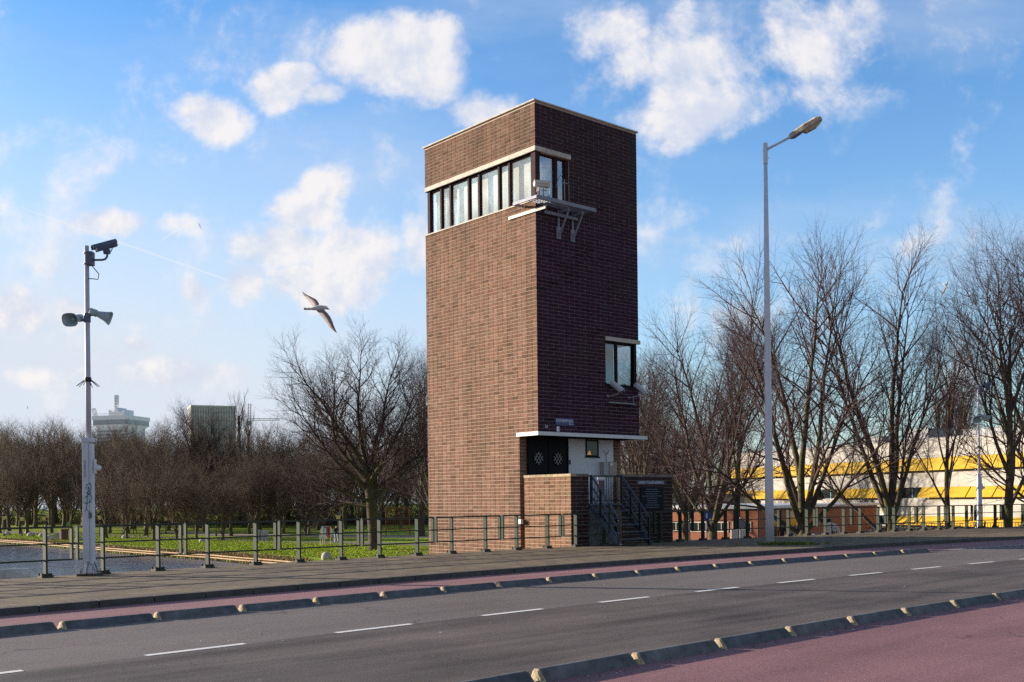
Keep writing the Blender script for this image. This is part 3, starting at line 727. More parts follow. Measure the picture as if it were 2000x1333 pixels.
o = on_tower('memorial_plaque', 3.45, YT - .012, 1.30, 'dark engraved plaque with faint lines of text under the bridge name', 'plaque')
mb = MB(); mb.box((0, -.02, 0), (1.25, 0, .82)); mb.build('plate', M('plaque_slate', (.010, .012, .018), .7, spec=.15), o)
mb = MB(); rr = random.Random(8); z = .74
for i in range(9):
    L = rr.uniform(.5, 1.05); x = .62 - L / 2; xe = x + L
    while x < xe:
        w = rr.uniform(.03, .09); mb.box((x, -.023, z), (min(x + w, xe), -.0205, z + .022)); x += w + .018
    z -= .082
mb.build('lettering', M('plaque_lettering', (.16, .19, .24), .6), o)
o = on_tower('meter_cabinet', 4.02, .955, 2.62, 'two-part grey and brown electrical cabinet hanging on the white porch wall', 'cabinet')
mb = MB(); mb.box((0, -.22, 0), (.28, 0, .52)); mb.build('grey_door', M('cabinet_grey', (.40, .41, .38), .5, noise=(8, .1)), o, bevel=.008)
mb = MB(); mb.box((.285, -.24, -.0), (.70, 0, .52)); mb.build('brown_door', M('cabinet_brown', (.42, .30, .24), .5, noise=(8, .15)), o, bevel=.008)
mb = MB(); mb.box((.34, -.246, .38), (.46, -.2405, .48)); mb.build('sticker', white_letters, o)
mb = MB(); mb.tube([(.36, -.02, .52), (.36, -.02, .58), (.33, -.02, .85), (.2, -.015, .95)], .008, 6); mb.tube([(.36, -.02, .80), (.52, -.015, .98)], .006, 6); mb.build('cable', black_steel, o)
o = on_tower('wall_lamp_box', -.03, .80, .86, 'small white junction box beside the dark slot in the sunlit wall', 'junction box')
mb = MB(); mb.box((-.13, 0, 0), (.0, .17, .17)); mb.build('housing', white_paint, o, bevel=.015)

def camera_body(root, loc, yaw, pitch, ln, r, body_m, front_m, name='camera_head'):
    """security camera: a domed weather hood over a housing, aimed along yaw/pitch"""
    Mx = Matrix.Translation(loc) @ Matrix.Rotation(yaw, 4, 'Z') @ Matrix.Rotation(pitch, 4, 'Y')
    mb = MB(); prof = [(math.cos(a) * r, math.sin(a) * r * .95) for a in [R(x) for x in range(-25, 206, 21)]] + [(-r * .75, -r * .75), (r * .75, -r * .75)]
    mb.loft([[Mx @ Vector((x, py, pz)) for py, pz in prof] for x in (0, ln)])
    h = mb.build(name, body_m, root)
    mb = MB(); p2 = [(math.cos(a) * r * 1.17, math.sin(a) * r * 1.15) for a in [R(x) for x in range(0, 181, 18)]]; p2 += [(x * .93, y * .93) for x, y in p2[::-1]]
    mb.loft([[Mx @ Vector((x, py, pz + .004)) for py, pz in p2] for x in (-.03 * ln, ln * 1.13)]); mb.build('sun_hood', body_m, h)
    mb = MB(); mb.tube([Mx @ Vector((ln, 0, -.05 * r)), Mx @ Vector((ln + .006, 0, -.05 * r))], r * .68, 16); mb.build('lens', front_m, h)
    return h
cam_white = M('camera_white', (.62, .60, .54), .45, noise=(9, .12)); lens_m = M('camera_lens', (.01, .01, .014), .1)
# bracket platform at the top corner
o = on_tower('camera_platform', 0, 0, 12.0, 'galvanised steel platform on two triangular brackets around the upper tower corner', 'platform')
zt = .13
mb = MB(); mb.bar((-.50, -.62, zt), (2.35, -.62, zt), .06, .13); mb.bar((-.50, -.62, zt), (-.50, .62, zt), .06, .10); mb.bar((-.5, .62, zt), (-.02, .62, zt), .05, .08); mb.bar((2.3, -.62, zt), (2.3, -.05, zt), .05, .08)
mb.build('frame', galv, o)
mb = MB()
for x in np.arange(-.42, 2.3, .115): mb.bar((x, -.6, zt - .02), (x, -.04, zt - .02), .012, .03)
for y in np.arange(-.5, -.02, .13): mb.bar((-.47, y, zt - .035), (2.3, y, zt - .035), .012, .012)
mb.build('grating', galv, o)
mb = MB(); mb.bar((-.03, -.55, -.13), (-.03, 1.42, -.13), .05, .11); mb.build('side_rail', M('cream_painted_steel', (.58, .52, .42), .6), o)
mb = MB(); mb.bar((.3, -.12, -.16), (1.9, -.12, -.16), .08, .10); mb.build('cross_rail', galv, o)
for x in (1.05, 1.75):
    mb = MB(); mb.bar((x, -.04, zt - .1), (x, -.04, -.95), .07, .05, up=(0, 1, 0)); mb.bar((x, -.04, -.05), (x, -.58, -.03), .05, .07); mb.bar((x, -.05, -.92), (x + .02, -.56, zt - .16), .05, .06); mb.box((x - .10, -.05, -.98), (x + .10, -.02, -.55)); mb.build('bracket', galv, o)
o = on_tower('security_camera', -.30, -.50, 12.18, 'cream security camera standing on the platform at the upper tower corner', 'camera')
camera_body(o, (-.10, .12, .46), R(-28), R(2), .52, .115, cam_white, lens_m)
mb = MB(); mb.bar((0, 0, 0), (-.02, .03, .18), .08, .08); mb.bar((-.02, .03, .16), (.04, .06, .38), .10, .07); mb.build('arm', cam_white, o)
mb = MB(); mb.tube([(.35, 0, .45), (.48, -.02, .38), (.5, 0, .15), (.4, .05, .02)], .012, 6); mb.build('cable', black_steel, o)
o = on_tower('antenna_post', 1.02, -.4, 12.13, 'thin post with loose black cables on the corner platform', 'post')
mb = MB(); mb.tube([(0, 0, 0), (0, 0, .92)], .022, 8); mb.bar((-.15, 0, .78), (.15, 0, .80), .03, .03); mb.build('post', galv, o)
mb = MB(); mb.tube([(0, 0, .95), (-.15, .05, 1.05), (-.3, .05, .8), (-.42, .05, .3), (-.5, 0, .02)], .010, 6); mb.tube([(.1, 0, .85), (.2, 0, 1.02), (.3, 0, .75), (.36, 0, .4), (.52, 0, .04)], .011, 6); mb.build('cable', black_steel, o)
# two cameras under the small window
pale_cam = M('camera_pale_blue', (.50, .53, .58), .45)
for (x, yaw, dx, ttl) in ((3.72, -75, 0, 'pale security camera pointing down under the curtain of the small corner window'), (4.85, -20, .1, 'slim pale security camera aimed past the edge of the tower beside its twin')):
    o = on_tower('security_camera', x, -.02, 5.42, ttl, 'camera', 'wall cameras under the small window')
    camera_body(o, (-.05 + dx * .3, -.05 - dx, .62), R(yaw), R(38), .52, .10, pale_cam, lens_m)
    mb = MB(); mb.tube([(-.25, -.02, .12), (-.22, -.12, .12), (0, -.30, .18), (.05, -.28, .35)], .022, 8); mb.ball((-.25, -.03, .12), .06); mb.build('arm', galv, o)
o = on_tower('wall_shelf', 3.55, -.02, 5.28, 'narrow galvanised shelf below the two wall cameras', 'shelf')
mb = MB(); mb.box((-.1, -.13, 0), (1.35, 0, .05)); mb.box((1.2, -.13, .05), (1.23, -.10, .32)); mb.build('shelf_plate', galv, o)

# ------------------------------------------------------------------ railings along the bridge
LFT0, LSTEP = 8.37, 1.338
def rail_section(ca, half=1.0, posts=(-.5, .5), label='', cut=None, span=None):
    tc_ = LFT0 + LSTEP * ca if span is None else (span[0] + span[1]) / 2; d = ldir('fence', tc_); p = lp('fence', tc_, 0, .12); root = empty('railing_section', p, math.atan2(d.y, d.x))
    tag(root, label, 'railing', 'dark green railing sections along the bridge')
    pitch = LSTEP * 1.02 if span is None else (lp('fence', span[1]) - lp('fence', span[0])).length
    x0, x1 = (-half * pitch + .09, half * pitch - .09) if cut is None else cut
    for i, px in enumerate(posts):
        mb = MB(); mb.box((px * pitch - .022, -.075, .04), (px * pitch + .022, .075, 1.085)); mb.build('post', green_steel, root, bevel=.004)
        mb = MB(); x = px * pitch; mb.box((x - .13, -.11, -.02), (x + .13, .11, .045)); mb.box((x - .10, -.06, .045), (x + .10, .06, .085)); 
        for sx in (-.1, .1):
            for sy in (-.08, .08): mb.tube([(x + sx, sy, .04), (x + sx, sy, .10)], .018, 6)
        mb.build('foot', M('rusty_dark_foot', (.06, .058, .045), .8, noise=(12, .5), bump=(30, .6, .02)), root)
    for x in ([x0, x1] if cut is None else [x0]):
        mb = MB(); mb.box((x - .02, -.06, .36), (x + .02, .06, 1.10)); mb.build('end_bar', green_steel, root, bevel=.004)
    for z, w in ((1.105, .045), (.735, .032), (.375, .036)):
        mb = MB(); xa, xb = x0 - .02, x1 + .02
        if z == .735: xa -= .08; xb += .08
        mb.box((xa, -w * .6, z - w / 2), (xb, w * .6, z + w / 2)); mb.build('top_rail' if z > 1 else 'rail', green_steel, root)
    return root
for k in range(-3, 7): rail_section(1.5 + 2 * k, label=f'green railing section, {ORD[6 - k]} from the tower stair towards the loudspeaker mast')
SP = [(29.95, 31.05), (32.31, 33.61), (34.91, 36.25), (37.42, 38.61), (39.82, 41.05), (42.17, 43.42), (44.55, 45.66), (46.71, 47.85), (48.94, 49.96)] + [(51.1 + 2.2 * k, 52.2 + 2.2 * k) for k in range(14)]
for k, sp_ in enumerate(SP):
    rail_section(0, span=sp_, cut=(-.85, 1.02) if k == 0 else None, label=f'shaded steel railing section, {ORD[k]} beyond the tower stair, towards the yellow awnings')

# ------------------------------------------------------------------ camera masts, lamp post
def horn(root, loc, yaw, pitch):
    Mx = Matrix.Translation(loc) @ Matrix.Rotation(yaw, 4, 'Z') @ Matrix.Rotation(pitch, 4, 'Y'); mb = MB()
    def ring(x, w, h):
        out = []
        for k in range(20):
            a = 2 * math.pi * k / 20; c_, s_ = math.cos(a), math.sin(a); q = (abs(c_) ** 3.2 + abs(s_) ** 3.2) ** (-1 / 3.2); out.append(Mx @ Vector((x, c_ * q * w, s_ * q * h)))
        return out
    mb.loft([ring(-.16, .03, .03), ring(-.15, .075, .075), ring(0, .08, .08), ring(.02, .06, .06), ring(.05, .075, .07), ring(.20, .125, .11), ring(.30, .185, .15), ring(.31, .185, .15), ring(.29, .165, .132), ring(.19, .105, .09), ring(.07, .05, .05)], cap=True)
    h_ = mb.build('horn', horn_m, root, smooth=True)
    mb = MB(); mb.tube([Mx @ Vector((.05, 0, 0)), Mx @ Vector((.18, 0, 0))], .035, 10); mb.build('reflex_cone', horn_m, h_); return h_
def camera_mast(loc, rz, label):
    root = empty('camera_mast', loc, rz); tag(root, label, 'camera mast', 'grey camera masts with loudspeakers')
    mb = MB(); mb.box((-.11, -.11, .32), (.03, .10, 3.0)); mb.box((-.08, -.08, .06), (.03, .06, .32)); mb.box((.036, -.09, .27), (.098, .08, 2.97)); mb.box((-.125, -.125, 3.0), (.108, .11, 3.10)); mb.box((-.20, -.06, 3.03), (-.13, .02, 3.085)); mb.build('cabinet', grey_paint, root, bevel=.006)
    mb = MB(); mb.tube([(.055, -.105, 1.3), (.055, -.105, 1.42)], .035, 8); mb.box((.04, -.13, 1.33), (.07, -.10, 1.38)); mb.build('lock', M('lock_dark', (.12, .13, .15), .5), root)
    mb = MB(); mb.prism([(-.22, -.22), (.22, -.22), (.22, .22), (-.22, .22)], -.02, .055); mb.build('base_plate', M('rusty_dark_foot', (.06, .058, .045)), root, bevel=.01)
    mb = MB()
    for a_ in ((-.2, 0), (0, -.2), (.2, 0), (0, .2)): mb.bar((a_[0], a_[1], .06), (a_[0] * .35, a_[1] * .35, .36), .025, .03)
    for sx in (-.16, .16):
        for sy in (-.16, .16): mb.tube([(sx, sy, .05), (sx, sy, .16)], .022, 8)
    mb.build('brace', galv, root)
    mb = MB(); mb.tube([(0, 0, 3.05), (0, 0, 4.5), (0, 0, 7.42)], [.062, .058, .052], 14); mb.build('pole', M('pole_paint', (.55, .55, .64), .6, 0.0, spec=.3, noise=(3, .08)), root, smooth=True)
    cr = MB()
    for k in range(10):
        a_ = 2 * math.pi * k / 10 + .3; cr.tube([(.05 * math.cos(a_), .05 * math.sin(a_), 4.42), (.25 * math.cos(a_), .25 * math.sin(a_), 4.26)], [.010, .007], 5)
    cr.tube([(0, 0, 4.36), (0, 0, 4.46)], .075, 12); cr.build('climb_guard', black_steel, root)
    mb = MB(); mb.box((.02, -.09, 6.98), (.15, .09, 7.28)); mb.tube([(0, 0, 7.0), (0, 0, 7.02)], .075, 12); mb.tube([(0, 0, 7.24), (0, 0, 7.26)], .075, 12); mb.build('bracket', dark_cam, root)
    mb = MB(); mb.tube([(.12, 0, 7.10), (.36, 0, 7.10), (.42, 0, 7.12), (.46, 0, 7.17), (.47, 0, 7.28)], .024, 10); mb.tube([(.40, -.02, 7.28), (.53, -.02, 7.28)], .06, 12); mb.build('arm', dark_cam, root)
    camera_body(root, (.62, .13, 7.50), R(213), R(22), .48, .088, dark_cam, lens_m)
    mb = MB(); mb.tube([(.13, -.02, 7.06), (.14, -.02, 6.95), (.28, -.02, 6.78), (.26, -.02, 6.66), (.05, -.02, 6.68)], .011, 6); mb.tube([(.6, 0, 7.42), (.56, 0, 7.3), (.5, 0, 7.26)], .010, 6); mb.build('cable', black_steel, root)
    mb = MB(); mb.tube([(0, 0, 5.70), (0, 0, 5.90)], .075, 12); mb.bar((-.18, -.03, 5.73), (0, 0, 5.76), .03, .05); mb.bar((0, 0, 5.86), (.14, .02, 5.88), .03, .06); mb.build('clamp', dark_cam, root)
    horn(root, (-.20, -.08, 5.78), R(262), R(16)); horn(root, (.20, .02, 5.90), R(12), R(20))
    mb = MB(); mb.box((.12, -.03, 2.3), (.16, .03, 2.62)); mb.ball((.21, 0, 2.42), (.07, .07, .065), 12, 8); mb.tube([(.14, 0, 2.5), (.2, 0, 2.46)], .03, 8); mb.build('dome_camera', M('dome_white', (.75, .76, .8), .25), root)
    return root
mast_pos = unp(176, 1124, 1.6); mast_pos.z = .12
mast = camera_mast(mast_pos, 0, 'pale grey camera mast with two horn loudspeakers standing over the water, graffiti on its cabinet')
graf = M('teal_spray', (.03, .16, .24), .6); mb = MB()
def squig(pts, r=.008):
    mb.tube([(p[0], -.117, p[1]) for p in pts], r, 5)
squig([(-.03, 1.95), (.0, 2.05), (.07, 2.08), (.1, 2.0), (.05, 1.9), (-.02, 1.86), (.06, 1.84), (.11, 1.76), (.07, 1.66), (-.03, 1.62), (-.08, 1.66)]); squig([(.03, 2.0), (.0, 1.75), (-.02, 1.5)]); squig([(-.08, 1.74), (.0, 1.8), (.09, 1.88)]); squig([(-.09, 1.4), (-.02, 1.5), (.06, 1.42), (.11, 1.34)], .006)
for i in range(7): squig([(-.06, 2.22 + i * .055), (-.03, 2.25 + i * .055), (-.055, 2.27 + i * .055)], .005)
mb.build('graffiti', graf, mast)
m2 = copy_tree(mast); p = unp(1906, 1032, 1.6); m2.location = (p.x + .8, p.y + 1.4, -.35); m2['label'] = 'grey camera mast with horn loudspeaker among the bare trees before the yellow awnings'
for ch in list(m2.children):
    if ch.name.startswith('graffiti'): bpy.data.objects.remove(ch)

lp_pos = unp(1503.5, 1063, 1.6); lp_pos.z = .12
lampo = empty('street_lamp', lp_pos, 0); tag(lampo, 'tall pale steel street lamp with one arm on the bridge pavement', 'street lamp')
mb = MB(); mb.tube([(0, 0, -.03), (0, 0, 2.6), (0, 0, 2.75), (0, 0, 8.0), (0, 0, 12.9)], [.145, .14, .128, .10, .062], 20); mb.build('pole', grey_paint, lampo, smooth=True)
mb = MB(); mb.tube([(0, 0, 12.85), (0, 0, 13.55)], .075, 16); mb.tube([(-.09, 0, 13.05), (.12, 0, 13.05)], .015, 6); mb.tube([(-.09, 0, 13.3), (.1, 0, 13.3)], .012, 6); mb.build('sleeve', grey_paint, lampo)
adx, ady, adz = .80, -.22, .36
def ap(s_, u=0, v=0):
    d = Vector((adx, ady, adz)).normalized(); sd = Vector((-ady, adx, 0)).normalized(); up = d.cross(sd) * -1
    if up.z < 0: up = -up
    return Vector((0, 0, 13.32)) + d * s_ + sd * u + up * v
mb = MB(); mb.tube([ap(0), ap(.95)], .042, 12); mb.build('arm', grey_paint, lampo, smooth=True)
mb = MB()
def rg(s_, w, h0, h1, ch): return [ap(s_, -w, h0), ap(s_, w, h0), ap(s_, w, h1 - ch), ap(s_, w - ch, h1), ap(s_, -w + ch, h1), ap(s_, -w, h1 - ch)]
mb.loft([rg(.86, .06, -.03, .07, .02), rg(.90, .09, -.05, .10, .03), rg(1.40, .15, -.02, .17, .04), rg(1.85, .16, .0, .20, .05), rg(1.97, .14, .01, .17, .05), rg(2.02, .10, .02, .12, .03)])
head = mb.build('lamp_head', M('aged_lamp_housing', (.50, .43, .33), .7, noise=(9, .45), bump=(30, .4, .01)), lampo)
mb = MB()
def r2(s_, w, d_): return [ap(s_, -w, 0.0), ap(s_, w, 0.0), ap(s_, w * .7, -d_), ap(s_, -w * .7, -d_)]
mb.loft([r2(1.28, .12, .02), r2(1.40, .13, .13), r2(1.75, .13, .12), r2(1.97, .10, .02)]); mb.build('diffuser', M('yellowed_diffuser', (.40, .32, .22), .3, noise=(8, .3)), head)
mb = MB(); mb.loft([r2(.88, .06, .06), r2(1.0, .08, .10), r2(1.26, .10, .06)]); mb.build('gear_box', dark_cam, head)
mb = MB(); mb.prism([(-.36, -.26), (.36, -.30), (.38, .26), (-.34, .30)], -.03, .035); tag(mb.build('lamp_base', M('base_slab', (.38, .33, .26), .9, noise=(8, .3)), None, loc=lp_pos + Vector((-.12, 0, 0)), bevel=.01), 'pale concrete slab round the foot of the tall street lamp', 'slab')
rng = random.Random(5)
g = tufts('grass_tuft', 520, lambda: (lp_pos.x + rng.gauss(.45, .42), lp_pos.y + rng.gauss(-.3, .16), .12), [(.10, .17, .03), (.16, .22, .04), (.2, .2, .06)], (.05, .15)); tag(g, kind='stuff')
# guard beam of the bridge over the water, lower left
p = at(40, 1122, 27.0); gb = empty('fender_beam', p, R(38)); tag(gb, 'weathered white fender beam on a round post standing in the water', 'fender')
mb = MB(); mb.tube([(-6, 0, -.05), (.2, 0, -.05)], .22, 16); mb.build('beam', M('dirty_white', (.5, .5, .47), .7, noise=(3, .3)), gb)
mb = MB(); mb.box((-.55, -.28, -.28), (.62, .28, -.10)); mb.box((-.60, -.31, -.34), (.66, .31, -.28)); mb.build('cap', M('mossy_cap', (.20, .19, .14), .8, noise=(8, .4)), gb)
mb = MB(); mb.tube([(0, 0, -4.9), (0, 0, -.34)], .30, 18); mb.build('post', M('dirty_white', (.5, .5, .47)), gb)

# ------------------------------------------------------------------ bare trees
def bark(name, c1, c2, moss=None, rnd=.18):
    m = bpy.data.materials.new(name); m.use_nodes = True; t = NT(m.node_tree); b = m.node_tree.nodes['Principled BSDF']
    co = t.new('ShaderNodeTexCoord').outputs['Object']
    n = t.noise(t.vmath('MULTIPLY', co, (3, 3, .7)), 2.5, 5)
    c = t.mix(t.ramp(n, .35, .65), c1, c2)
    if moss: c = t.mix(t.ramp(t.noise(co, .9, 4), .42, .62, 0, .8), c, moss)
    r_ = t.new('ShaderNodeObjectInfo').outputs['Random']; k = t.math('MULTIPLY_ADD', r_, rnd * 2, 1 - rnd)
    c = t.mix(1.0, c, t.new('ShaderNodeCombineColor', ins={0: k, 1: k, 2: k}).outputs[0], 'MULTIPLY')
    t.l.new(c, b.inputs['Base Color']); b.inputs['Roughness'].default_value = .9; b.inputs['Specular IOR Level'].default_value = .15
    bp = t.new('ShaderNodeBump', ins={'Strength': .8, 'Distance': .03, 'Height': n}); t.l.new(bp.outputs[0], b.inputs['Normal'])
    return m
bark_m = bark('bark', (.060, .044, .040), (.11, .083, .07), (.10, .10, .04))
twig_m = bark('twigs', (.065, .043, .046), (.10, .066, .064))
bark_wood = bark('bark_wood', (.085, .068, .055), (.15, .12, .09), (.12, .12, .06))
twig_wood = bark('twigs_wood', (.11, .083, .062), (.16, .12, .09), None, .3)
twig_red = bark('twigs_reddish', (.125, .088, .070), (.18, .13, .10), None, .25)

def grow_tree(seed, trunk_h, trunk_r, levels, lean=(0, 0), gnarl=.0, skip_env=None):
    """levels: one dict per branch order: n, len, ang, up, wig, seg, start, lenfall. Returns (trunk mesh data, crown mesh data)"""
    rg_ = np.random.default_rng(seed); out = {0: ([], [], 0), 1: ([], [], 0)}
    V = {0: [], 1: []}; Fq = {0: [], 1: []}; cnt = {0: 0, 1: 0}
    circ = {n: np.stack([np.cos(np.arange(n) * 2 * np.pi / n), np.sin(np.arange(n) * 2 * np.pi / n)], 1) for n in (3, 4, 5, 6, 7, 8, 10)}
    def emit(pts, rad, sides, grp):
        P = np.array(pts); n = len(P); T_ = np.gradient(P, axis=0); T_ /= np.linalg.norm(T_, axis=1)[:, None] + 1e-9
        ref = np.array([0., 0, 1]) if abs(T_[0, 2]) < .9 else np.array([1., 0, 0])
        A = np.cross(T_, ref); A /= np.linalg.norm(A, axis=1)[:, None] + 1e-9; B = np.cross(T_, A); C = circ[sides]
        r = np.array(rad)[:, None, None]
        ring = P[:, None, :] + (A[:, None, :] * C[None, :, 0:1] + B[:, None, :] * C[None, :, 1:2]) * r
        V[grp].append(ring.reshape(-1, 3)); base = cnt[grp]; i = np.arange(n - 1)[:, None] * sides; k = np.arange(sides)[None, :]; k2 = (k + 1) % sides
        Fq[grp].append((base + np.stack([i + k, i + k2, i + sides + k2, i + sides + k], 2)).reshape(-1, 4)); cnt[grp] += n * sides
    def branch(p, d, L, r, lev, r_end=.35):
        lv = levels[lev]; ns = lv['seg']; pts = [np.array(p, float)]; d = np.array(d, float); ds = [d.copy()]; st = L / ns
        for _ in range(ns):
            d = d + rg_.normal(0, lv['wig'], 3) + np.array([0, 0, lv['up']]); d /= np.linalg.norm(d); pts.append(pts[-1] + d * st); ds.append(d.copy())
        rad = [r * (1 - (1 - r_end) * (i / ns)) for i in range(ns + 1)]
        if lev == 0:
            rad[0] *= 1.35
        if lev == len(levels) - 1: rad[-1] *= .4
        emit(pts, rad, lv['sides'], 0 if lev < 2 else 1)
        if lev + 1 >= len(levels): return
        nx = levels[lev + 1]; n = nx['n'] if lev == 0 else max(1, int(round(nx['n'] * min(1.25, max(.45, L / lv['ref'])))))
        az = rg_.uniform(0, 6.28)
        if lev == 0 and 'limbs' in nx:
            for (f, dx, dy, dz, ln, lr) in nx['limbs']:
                f = min(f, .995); x = f * ns; i = int(x); q = pts[i] * (1 - (x - i)) + pts[i + 1] * (x - i)
                nd = np.array([dx, dy, dz], float) + rg_.normal(0, .04, 3); nd /= np.linalg.norm(nd); branch(q, nd, ln, lr * 1.3, 1, nx.get('rend', .35))
            return
        for j in range(n):
            f = nx['start'] + (1 - nx['start']) * ((j + rg_.uniform(.1, .9)) / n) if n > 1 else 1
            f = min(f, .995); x = f * ns; i = int(x); q = pts[i] * (1 - (x - i)) + pts[i + 1] * (x - i); dd = ds[min(i + 1, ns)]
            rr = rad[i] * (1 - (x - i)) + rad[i + 1] * (x - i)
            az += 2.4 + rg_.normal(0, .35); an = max(.10, rg_.normal(nx['ang'], nx['ang'] * .22)) * (nx['mix'][j % len(nx['mix'])] if 'mix' in nx else 1)
            ref = np.array([0., 0, 1]) if abs(dd[2]) < .95 else np.array([1., 0, 0])
            a = np.cross(dd, ref); a /= np.linalg.norm(a); b = np.cross(dd, a)
            nd = dd * math.cos(an) + (a * math.cos(az) + b * math.sin(az)) * math.sin(an)
            ln = nx['len'] * (1 - nx.get('fall', .45) * ((f - nx['start']) / (1.001 - nx['start']) if lev or 'fall' in nx else 0)) * rg_.uniform(.75, 1.2)
            branch(q, nd, ln, min(rr * .8, nx['r'] * rg_.uniform(.8, 1.15)), lev + 1, nx.get('rend', .35))
        # leader continues as a twig fork
        if lev >= 1:
            for sg in (-1, 1):
                nd = ds[-1] + rg_.normal(0, .25, 3); nd /= np.linalg.norm(nd); branch(pts[-1], nd, nx['len'] * .75, rad[-1] * .9, lev + 1, .3)
    d0 = np.array([lean[0], lean[1], 1.0]); d0 /= np.linalg.norm(d0)
    levels[0].setdefault('ref', 1); branch((0, 0, -.2), d0, trunk_h, trunk_r, 0, levels[0].get('rend', .8))
    res = []
    for g_ in (0, 1): res.append((np.concatenate(V[g_]), np.concatenate(Fq[g_])))
    return res
def np_mesh(name, V, Q, m, smooth=True):
    me = bpy.data.meshes.new(name); me.vertices.add(len(V)); me.vertices.foreach_set('co', V.astype(np.float32).ravel())
    me.loops.add(Q.size); me.loops.foreach_set('vertex_index', Q.astype(np.int32).ravel())
    me.polygons.add(len(Q)); me.polygons.foreach_set('loop_start', np.arange(0, Q.size, 4, dtype=np.int32)); me.polygons.foreach_set('loop_total', np.full(len(Q), 4, dtype=np.int32))
    me.polygons.foreach_set('use_smooth', np.ones(len(Q), dtype=bool)); me.materials.append(m); me.update(calc_edges=True); return me
def tree_type(name, seed, trunk_h, trunk_r, levels, mt, mc, lean=(0, 0)):
    (v0, f0), (v1, f1) = grow_tree(seed, trunk_h, trunk_r, [dict(l) for l in levels], lean)
    top = max(v1[:, 2].max(), v0[:, 2].max())
    return (np_mesh('trunk', v0, f0, mt), np_mesh('crown', v1, f1, mc), top)
def place_tree(tp, name, pos, h, rz, label, group, sx=1.0):
    root = empty(name, pos, rz); s_ = h / tp[2]; root.scale = (s_ * sx, s_ * sx, s_); tag(root, label, 'tree', group)
    for n_, me in (('trunk', tp[0]), ('crown', tp[1])):
        o = bpy.data.objects.new(n_, me); link(o); o.parent = root
    return root
# tall vase shaped trees behind the railing (about 17 m)
def vase(n1, a1, l1, dens=1.0, tw=.007, leader=False):
    return [dict(seg=10 if leader else 4, wig=.035, up=.01, sides=10, rend=.16 if leader else .8),
            (dict(n=n1, len=l1, ang=a1, r=.13, seg=12, wig=.05, up=.03, sides=7, start=.22, ref=l1, rend=.2, fall=.55) if leader else
             dict(n=n1, len=l1, ang=a1, r=.18, seg=12, wig=.045, up=.026, sides=7, start=.74, ref=l1, rend=.2, mix=(1.1, .3, 1.45, .75))),
            dict(n=int(10 * dens), len=4.4, ang=.52, r=.055, seg=8, wig=.07, up=.03, sides=5, start=.28, ref=4.4, fall=.25, rend=.3),
            dict(n=int(9 * dens), len=2.0, ang=.62, r=.022, seg=5, wig=.09, up=.02, sides=3, start=.2, ref=2.0, fall=.4, rend=.4),
            dict(n=5, len=.85, ang=.65, r=.011, seg=3, wig=.12, up=.03, sides=3, start=.15, ref=.85, fall=.3, rend=.5)] + \
           [dict(n=3, len=.42, ang=.6, r=tw, seg=2, wig=.15, up=.02, sides=3, start=.3, fall=.3, rend=.6)]
def forked(limbs, n2=12, n3=9):
    return [dict(seg=4, wig=.03, up=0, sides=10, rend=.85), dict(n=9, len=12, ang=.5, r=.17, seg=14, wig=.05, up=.018, sides=7, start=.7, ref=10, rend=.17, limbs=limbs),
            dict(n=n2, len=4.4, ang=.60, r=.062, seg=8, wig=.07, up=.02, sides=5, start=.34, ref=4.4, fall=.15, rend=.3),
            dict(n=n3, len=1.9, ang=.62, r=.02, seg=5, wig=.09, up=.02, sides=3, start=.2, ref=3.9, fall=.35, rend=.4),
            dict(n=5, len=.85, ang=.65, r=.0095, seg=3, wig=.12, up=.03, sides=3, start=.15, ref=1.9, fall=.3, rend=.5),
            dict(n=3, len=.42, ang=.6, r=.006, seg=2, wig=.15, up=.02, sides=3, start=.3, fall=.3, rend=.6)]
V1 = tree_type('vase_a', 21, 3.4, .40, forked([(1, -.50, .1, 1, 12.5, .17), (.98, -.2, -.2, 1, 14, .20), (1, .03, .12, 1, 15, .21), (.97, .2, .2, 1, 14, .18), (.85, .45, -.1, 1, 11, .14), (.6, -.85, .2, .75, 7, .12), (.9, 0, .7, .8, 8, .13), (.95, .1, -.7, .9, 8.5, .12)]), bark_m, twig_m)
V2 = tree_type('vase_b', 36, 15.0, .36, vase(11, .44, 9.5, dens=.85, tw=.006, leader=True), bark_m, twig_m)
V3 = tree_type('vase_c', 58, 3.6, .44, forked([(.75, -.95, .1, .62, 8, .15), (.9, -.6, -.25, .9, 11, .17), (1, -.36, .3, 1, 12.5, .18), (1, -.12, -.2, 1, 14, .19), (1, .08, .2, 1, 14.5, .19), (.97, .26, -.3, 1, 13.5, .17), (.92, .5, .2, .95, 12, .15), (.8, .85, -.1, .75, 8.5, .13), (.9, .05, -.85, .8, 9, .13), (.9, -.05, .85, .8, 9, .12)]), bark_m, twig_m)
G1 = 'bare trees standing behind the railing'
GZ = -2.3
def tree_at(px, Y, top_px, tp, rz, label, name='bare_tree', group=G1, sx=1.0, gz=GZ):
    p = at(px, 1000, Y); p.z = gz; h = at(px, top_px, Y).z - gz
    return place_tree(tp, name, p, h, rz, label, group, sx)
tree_at(1572, 54, 415, V3, 0, 'wide bare tree directly behind the lamp post, its thick mossy trunk fanning into many limbs', sx=1.0)
tree_at(1736, 55, 388, V1, 0, 'tall bare tree with a low forked trunk between the lamp post and the far mast', sx=.85)
tree_at(1966, 52, 362, V2, 4.0, 'tallest dark bare tree, standing just beyond the second camera mast', sx=.95)
tree_at(1392, 66, 560, V3, 1.1, 'bare tree with a dark straight trunk before the orange brick wall', sx=.95)
tree_at(1338, 82, 625, V1, 5.2, 'smaller bare tree close beside the tower terrace wall', sx=1.0)
tree_at(1436, 84, 560, V2, 3.0, 'slim bare tree behind the cabinet near the orange wall')
